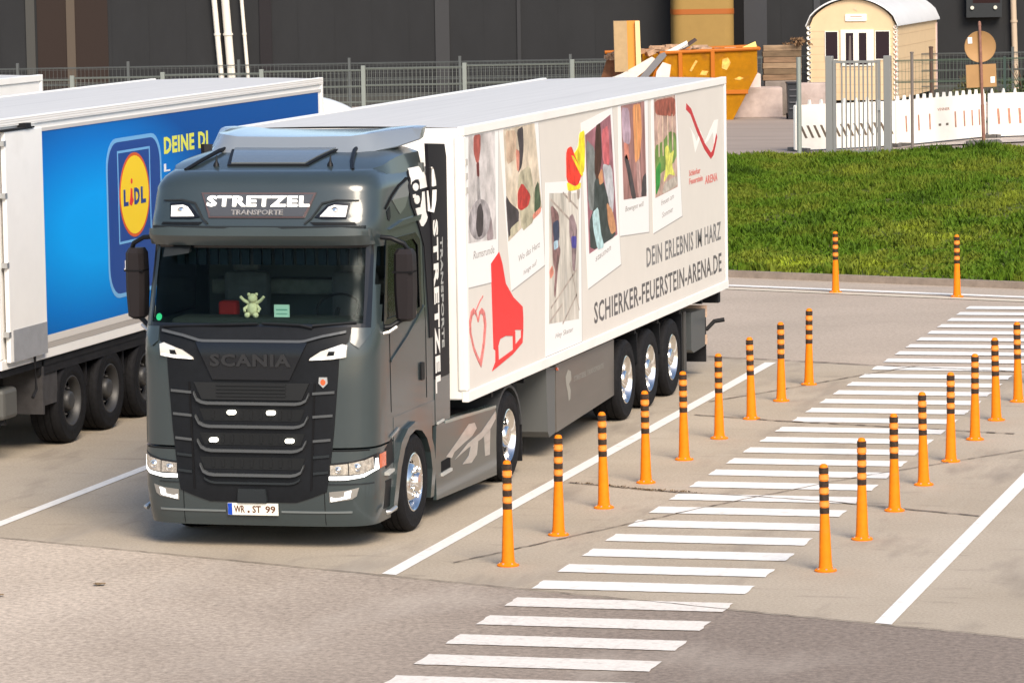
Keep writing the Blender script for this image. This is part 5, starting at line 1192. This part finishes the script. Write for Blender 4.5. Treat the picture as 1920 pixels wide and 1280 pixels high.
# ------------------------------------------------------------------ wagon
WG = thing('site_wagon', 'cream arched roof caravan wagon with dark windows and scalloped corner trim', 'wagon', (-5.90,61.5,PZ))
wc = mat('wagon_cream', (.66,.50,.31), .65, var=.04, scale=4)
ww = mat('wagon_white', (.82,.79,.70), .55)
Wd, Ln, zb, ze, za = 2.18, 6.6, .30, 2.10, 2.80
def archz(u): return ze+(za-ze)*math.sin(PI*min(1,max(0,u)))**.55
bm = bmesh.new(); N = 20
sec = [(0,zb)]+[(Wd*i/N, archz(i/N)) for i in range(N+1)]+[(Wd,zb)]
def wsec(y): return [(x, y, z) for x, z in sec]
loft(bm, [wsec(0), wsec(Ln)]); obj('body', bm, wc, WG)
bm = bmesh.new(); o_ = [(-.07+(Wd+.14)*i/N, archz(i/N)+.03) for i in range(N+1)]; i_ = [(-.07+(Wd+.14)*i/N, archz(i/N)+.07+.0) for i in range(N+1)]
loft(bm, [[(x, y, z) for x, z in o_+i_[::-1]] for y in (-.10, Ln+.1)]); obj('roof', bm, mat('wagon_roof', (.70,.72,.74), .35, var=.05, scale=1.5), WG, 50)
F = lambda u, v, w_: Vector((u, -w_, v))
bm = bmesh.new()
for k_ in range(1, 10): plate(bm, rect(.03,zb+k_*.19,Wd-.03,zb+k_*.19+.008), .001, .004, F)
obj('plank_joint', bm, mat('plank_joint', (.54,.40,.25), .7), WG)
FRm = plo('window_frame', rect(.80,1.15,1.63,2.05), .001, .03, F, ww, WG)
for u0, u1 in ((.93,1.12),(1.26,1.45)): plo('pane', rect(u0,1.18,u1,1.97), .031, .034, F, mat('window_dark', (.03,.02,.025), .15), FRm)
plo('pane_curtain', [(1.0,1.2),(1.07,1.2),(1.06,1.9),(1.02,1.9)], .0345, .037, F, mat('net_curtain', (.16,.13,.12), .9), FRm)
for u0, u1 in ((.42,.72),(1.68,2.02)): 
    W_ = plo('window', rect(u0,1.32,u1,2.0), .001, .012, F, mat('window_dark', (.03,.02,.025)), WG)
    bm = bmesh.new(); ring(bm, rect(u0-.02,1.30,u1+.02,2.02), rect(u0,1.32,u1,2.0), .001, .02, F); obj('frame', bm, ww, W_)
NB = plo('name_board', rrect(.92,2.26,1.46,2.44,.03), .001, .03, F, ww, WG)
plo('board_line', rect(1.05,2.37,1.34,2.385), .031, .034, F, slot, NB); plo('board_line', rect(1.0,2.31,1.36,2.322), .031, .034, F, mat('board_faint', (.7,.5,.35)), NB)
plo('star_mark', [(1.12,2.56),(1.22,2.64),(1.19,2.56),(1.22,2.50),(1.17,2.54)], .001, .01, F, mat('board_faint', (.5,.4,.3)), WG)
plo('door_line', stroke([(.78,.35),(.78,1.15)], .012), .001, .006, F, mat('plank_joint', (.5,.4,.27)), WG)
for cx_, nm in ((.0, 1), (Wd, 1)):
    bm = bmesh.new(); k_ = 0
    for k_ in range(15):
        z = zb+.06+k_*.125; lathe(bm, [(.055,.0),(.055,.02),(.03,.03),(0,.03)], 10, 'y', c=(cx_+(.0 if cx_ else .0), -.03, z))
    SC_ = obj('scalloped_trim', bm, ww, WG, 40)
    if cx_:
        bm = bmesh.new()
        for k_ in range(15): lathe(bm, [(.022,-.033),(0,-.036)], 8, 'y', c=(cx_, 0, zb+.06+k_*.125))
        obj('red_dot', bm, mat('dot_red', (.55,.18,.12), .5), SC_)
SF = lambda y, z, w_: Vector((Wd+w_, y, z))
bm = bmesh.new()
for k_ in range(6): plate(bm, rect(.02,zb+.1+k_*.3,Ln-.02,zb+.11+k_*.3), .001, .004, SF)
obj('plank_joint', bm, mat('plank_joint', (.5,.4,.27)), WG)
bm = bmesh.new()
for k_ in range(16): 
    z = zb+.05+k_*.118; plate(bm, ell(.10,z,.15,.052,10), .001, .02, SF)
obj('scalloped_trim', bm, ww, WG)
plo('corner_trim', rect(Ln-.18,zb,Ln-.02,ze-.05), .001, .02, SF, mat('trim_pinkwhite', (.75,.55,.50), .5), WG)
bm = bmesh.new(); box(bm, .15,Wd-.15,.1,Ln-.1,.16,.295); obj('chassis', bm, chassis, WG)
for x in (.12, Wd-.12):
    for y in (1.1, Ln-1.1):
        bm = bmesh.new(); lathe(bm, [(0,-.09),(.12,-.09),(.26,-.08),(.27,.0),(.26,.08),(.12,.09),(0,.09)], 24, 'x', c=(x,y,.27)); obj('wheel', bm, rubber, WG, 40)
bm = bmesh.new(); tube(bm, [(Wd/2-.3,0.1,.22),(Wd/2,-1.1,.25)], .035, 8); tube(bm, [(Wd/2+.3,0.1,.22),(Wd/2,-1.1,.25)], .035, 8); obj('drawbar', bm, chassis, WG)
# ------------------------------------------------------------------ skip
ys = mat('skip_orange', (.62,.275,.003), .7, var=.16, scale=3, dirt=((.40,.14,.02), 3.5, .56, .7), bump=.1)
KA = math.atan2(.2556,.9667)
SKP = thing('waste_skip', 'open orange yellow waste skip heaped with rubble behind the lorry trailer', 'skip', (-10.05,57.13,PZ), KA)
Lk = 3.66
bm = bmesh.new()
fr_ = [(.85,0),(Lk-.62,0),(Lk-.02,1.12),(Lk-.02,1.70),(1.30,1.63),(1.12,1.0),(.35,.62)]
bk_ = [(.85,0),(Lk-.62,0),(Lk-.02,1.12),(Lk-.02,1.70),(.05,1.60),(.05,1.05)]
n_ = [bm.verts.new((x,0,z)) for x, z in fr_]; f_ = [bm.verts.new((x,1.8,z)) for x, z in bk_]
bm.faces.new(n_); bm.faces.new(f_[::-1])
for i, j in (((0,1),(0,1)),((1,2),(1,2)),((2,3),(2,3))): bm.faces.new((n_[i[0]], n_[i[1]], f_[j[1]], f_[j[0]]))
bm.faces.new((n_[0], f_[0], f_[5], n_[6]))
bmesh.ops.solidify(bm, geom=bm.faces[:], thickness=.04)
obj('skip_body', bm, ys, SKP)
bm = bmesh.new(); tube(bm, [(.40,-.02,.66),(1.12,-.03,1.02),(1.30,-.03,1.64),(Lk+.02,-.03,1.71)], .045, 8); tube(bm, [(0,1.83,1.62),(Lk+.02,1.83,1.71)], .045, 8); tube(bm, [(Lk+.02,-.03,1.71),(Lk+.02,1.83,1.71)], .045, 8)
obj('rim', bm, mat('rim_orange', (.42,.12,.008), .6), SKP)
for x in (1.78, 2.56):
    bm = bmesh.new(); box(bm, x-.05,x+.05,-.07,.0,.05,1.66,.01); obj('rib', bm, mat('rim_orange', (.42,.12,.008)), SKP)
bm = bmesh.new(); box(bm, 2.62,Lk-.25,-.05,.0,.62,.72,.01); obj('rib', bm, mat('rim_orange', (.42,.12,.008)), SKP)
F = lambda u, v, w_: Vector((u, -w_, v))
for P_ in ([(2.78,1.25),(2.9,1.2),(3.0,1.38),(2.93,1.5),(2.8,1.46)], [(3.08,.98),(3.2,.95),(3.32,1.0),(3.2,1.04)], [(2.0,1.2),(2.15,1.45),(2.2,1.43),(2.05,1.18)], [(2.25,1.1),(2.4,1.08),(2.46,1.18),(2.3,1.2)], [(1.35,1.1),(1.45,1.08),(1.5,1.3),(1.4,1.34)]):
    plo('worn_patch', P_, .0, .006, F, mat('worn_orange', (.74,.42,.10), .6, var=.4, scale=12), SKP)
plo('bright_corner', [(3.18,1.70),(Lk-.06,1.88),(Lk-.02,1.72)], .0, .03, F, mat('bright_yellow', (.88,.70,.22), .5), SKP)
# rubble in the skip
def slab(name, pts, th, m, label, cat, group=None):
    c_, s_ = math.cos(KA), math.sin(KA)
    def W2(u, v, w_): return Vector((-10.05+c_*u-s_*w_, 57.13+s_*u+c_*w_, PZ+v))
    bm = bmesh.new(); plate(bm, pts, 0, th, lambda u, v, w_: W2(u, v, w_)); o = obj(name, bm, m); tag(o, label, cat, group); return o, W2
board = mat('chipboard', (.40,.28,.15), .8, var=.1, scale=6); 
o, W2 = slab('wooden_cabinet', [(.20,1.2),(.52,1.2),(.50,2.42),(.18,2.42)], .5, board, 'tall beige cabinet panel standing upright in the skip', 'cabinet')
bm = bmesh.new(); plate(bm, [(.525,1.2),(.83,1.2),(.80,2.42),(.505,2.42)], .12, .5, W2); obj('cabinet_side', bm, mat('orange_wood', (.66,.27,.05), .6), o)
bm = bmesh.new(); plate(bm, [(.72,1.2),(.84,1.2),(.81,2.42),(.70,2.42)], .02, .118, W2); obj('cabinet_edge', bm, mat('pale_wood', (.78,.58,.30), .6), o)
bm = bmesh.new()
slab('board', [(.0,1.02),(.35,1.15),(1.1,1.55),(1.25,1.45),(.7,1.05),(.5,.95)], .2, mat('dirty_white_board', (.66,.60,.54), .7, var=.1, scale=5), 'pale white board sliding over the left end of the skip', 'board')
slab('beam', [(.75,1.02),(.95,1.02),(1.45,1.58),(1.40,1.66),(1.28,1.62)], -.12, mat('grey_beam', (.17,.17,.18), .6), 'grey plank leaning across the left end of the skip', 'plank')
slab('board', [(1.35,1.65),(1.55,1.72),(1.95,1.92),(1.98,1.80),(1.7,1.68)], .3, mat('bright_board', (.85,.83,.78), .6), 'small bright white board on top of the rubble', 'board')
slab('beam', [(1.7,1.70),(2.15,1.98),(2.2,1.93),(1.9,1.72)], .35, mat('dark_wood', (.07,.05,.05), .8), 'small dark plank beside the bright board in the skip', 'plank')
slab('board', [(1.15,.9),(1.5,1.0),(1.55,1.35),(1.35,1.42),(1.2,1.2)], -.14, mat('dirty_white_board', (.66,.60,.54)), 'white board leaning outside the skip near its left half', 'board')
rub = mat('rubble', (.40,.26,.17), .9, var=.5, scale=5)
bm = bmesh.new(); rnd = random.Random(2)
for i in range(60):
    u = rnd.uniform(.05, Lk-.5); w_ = rnd.uniform(.15,1.6); h = 1.45+rnd.uniform(0,.18)+.12*math.sin(u); p = W2(u, h, w_); s_ = rnd.uniform(.06,.2)
    q = bmesh.ops.create_cube(bm, size=1); Mx = Matrix.Rotation(rnd.uniform(0,3),4,'Z') @ Matrix.Rotation(rnd.uniform(-.6,.6),4,'X')
    for v in q['verts']: v.co = p+(Mx @ Vector((v.co.x*s_*2, v.co.y*s_, v.co.z*s_*.6)))
o = struct(obj('rubble', bm, rub), 'stuff'); o['label'] = 'brown building rubble heaped in the orange skip'
bm = bmesh.new(); plate(bm, [(-.12,1.02),(.02,1.45),(.35,1.55),(.9,1.58),(.9,1.2),(.3,1.05)], 1.0, 1.1, W2); tag(obj('board', bm, mat('brown_board', (.26,.12,.06), .8, var=.3, scale=6)), 'brown board at the back left of the skip', 'board')

# ------------------------------------------------------------------ concrete blocks, sleepers, bins, shrubs
conc = mat('pinkish_concrete', (.44,.36,.33), .9, var=.15, scale=4, dirt=((.26,.21,.18), 3, .52, .6))
def wbox(name, u0, u1, n0, n1, h0, h1, m, label, cat, org=(-10.05,57.13), group=None, bev=.015):
    o = bpy.data.objects.new(name, None); bpy.data.objects.remove(o)
    bm = bmesh.new(); box(bm, u0, u1, n0, n1, h0, h1, bev); o = obj(name, bm, m); o.location = (org[0], org[1], PZ); o.rotation_euler = (0,0,KA); tag(o, label, cat, group); return o
wbox('concrete_block', 3.05,4.30,.9,1.9,.0,.72, conc, 'large weathered concrete block right of the skip', 'concrete block')
wbox('concrete_block', 3.2,3.78,.95,1.85,.722,1.06, mat('pale_concrete', (.62,.53,.50), .85, var=.06, scale=4), 'pale concrete block lying on the large one beside the skip', 'concrete block')
wbox('concrete_block', 4.72,5.6,1.2,1.9,.0,.80, conc, 'concrete block between the dark bin and the wagon', 'concrete block')
for i in range(6):
    wbox('sleeper', 3.90+.02*(i%2),4.86,2.1,2.45,.85+i*.145,.85+i*.145+.14, mat('old_sleeper_%d' % (i%3), ((.20,.13,.08),(.15,.105,.065),(.27,.19,.12))[i%3], .9, var=.35, scale=5, stretch=(.4,2,2)), ('lowest','second','third','fourth','fifth','topmost')[i]+' timber sleeper in the stack left of the wagon', 'sleeper', group='stacked timber sleepers')
wbox('concrete_block', 3.95,4.84,2.05,2.6,.0,.845, mat('grey_block', (.22,.19,.17), .9, var=.2, scale=4), 'grey base block under the stacked sleepers', 'concrete block')
BN = thing('waste_bin', 'dark grey plastic bin beside the concrete block', 'bin', (-4.36,49.3,PZ), KA)
BN.location = (-5.66,58.1,PZ)
bm = bmesh.new(); loft(bm, [[(x*s_, y*s_, z) for x, y in ((-.16,-.2),(.16,-.2),(.16,.2),(-.16,.2))] for z, s_ in ((.03,.82),(.85,1.0))]); obj('bin_body', bm, mat('bin_dark', (.035,.037,.042), .5), BN)
bm = bmesh.new(); box(bm,-.18,.18,-.23,.22,.852,.90,.015); obj('lid', bm, mat('bin_lid', (.03,.031,.036), .5), BN)
for x in (-.14,.14):
    bm = bmesh.new(); lathe(bm, [(0,-.02),(.07,-.02),(.07,.02),(0,.02)], 14, 'x', c=(x,.2,.07)); obj('wheel', bm, rubber, BN)
bm = bmesh.new()
for z in (.25,.4,.55,.7): box(bm, -.11,.11,-.215,-.195,z,z+.03)
obj('rib', bm, mat('bin_rib', (.09,.09,.10), .5), BN)
BN2 = thing('waste_bin', 'dark container cut off by the right edge above the barrier', 'bin', (2.62,57.1,PZ), KA)
bm = bmesh.new(); box(bm,-.45,.45,-.3,.3,.25,1.05,.03); obj('bin_body', bm, mat('bin_dark', (.03,.03,.04)), BN2)
bm = bmesh.new(); loft(bm, [[(-.47,-.33,1.052),(.47,-.33,1.052),(.47,.33,1.052),(-.47,.33,1.052)],[(-.3,-.2,1.3),(.3,-.2,1.3),(.3,.3,1.3),(-.3,.3,1.3)]]); obj('lid', bm, mat('bin_lid2', (.06,.07,.08), .4), BN2)
for x in (-.38,.38):
    bm = bmesh.new(); lathe(bm, [(0,-.03),(.10,-.03),(.10,.03),(0,.03)], 14, 'x', c=(x,0,.12)); box(bm,x-.02,x+.02,-.03,.03,.12,.26); obj('wheel', bm, rubber, BN2)
for x0, x1, y in ((-1.9,.95,58.2),(1.1,3.2,58.9)):
    bm = bmesh.new(); box(bm, x0, x1, y, y+.4, PZ, PZ+.38, .02); tag(obj('concrete_block', bm, conc), 'low pinkish concrete block behind the '+('sign' if x0 < 0 else 'barrier at the right edge'), 'concrete block')
# shrubs
def shrub(cx_, cy_, w_, h, n, seed, label, cols, zb_=PZ):
    T = thing('shrub', label, 'shrub', (cx_, cy_, zb_), 0, 'shrubs behind the mesh fence'); rnd = random.Random(seed); V, Fc = [], []
    for i in range(n):
        a = rnd.uniform(0, 2*PI); rr_ = abs(rnd.gauss(0, .5)); x = math.cos(a)*rr_*w_/2; y = math.sin(a)*rr_*w_/2*.7
        z = rnd.uniform(.05, 1)**.8*h*(1-.5*rr_**2)*(.75+.4*noise.noise(Vector((x*2+seed, y*2, 0)))); s_ = rnd.uniform(.03,.07)
        d1 = Vector((rnd.uniform(-1,1),rnd.uniform(-1,1),rnd.uniform(-1,1))).normalized()*s_; d2 = Vector((rnd.uniform(-1,1),rnd.uniform(-1,1),rnd.uniform(-1,1))).normalized()*s_*.5
        j = len(V); p = Vector((x,y,max(.03,z))); V += [tuple(p-d1),tuple(p+d2),tuple(p+d1),tuple(p-d2)]; Fc.append((j,j+1,j+2,j+3))
    me = bpy.data.meshes.new('foliage'); me.from_pydata(V, [], Fc)
    o = link('foliage', me, mat('foliage_%s' % cols[0], cols[1], .8, var=.5, scale=3), T)
    bm = bmesh.new()
    for i in range(7):
        a = rnd.uniform(0, 2*PI); tube(bm, [(0,0,0),(math.cos(a)*w_*.15, math.sin(a)*w_*.12, h*.5),(math.cos(a)*w_*.3, math.sin(a)*w_*.2, h*.85)], [.02,.012,.004], 5)
    obj('stem', bm, mat('twig_brown', (.09,.055,.035), .9), T)
ol = ('olive', (.085,.085,.03)); br = ('autumn', (.17,.10,.05)); gn = ('darkgreen', (.05,.075,.025))
for args in ((-1.75,61.5,1.5,1.05,1500,1,'low olive shrub right of the cream wagon',ol),(-.5,61.9,1.7,1.35,1700,2,'olive shrub behind the square sign plate',gn),(.75,62.2,1.8,1.5,1700,3,'brownish shrub right of the round sign',br),(2.0,62.3,1.6,1.75,1700,4,'tall reddish brown shrub near the right edge',br),(3.1,62.3,1.6,1.3,1500,5,'green shrub at the right edge behind the dark container',gn),(-7.0,60.9,1.0,.35,500,6,'tiny dry plants between skip and wagon',br)):
    if args[6].startswith('tiny'): continue
    shrub(*args)
shrub(-5.95,60.3,.7,.25,160,9,'dry tuft growing on top of the sleepers beside the wagon',br,PZ+1.70)
bpy.context.view_layer.update()
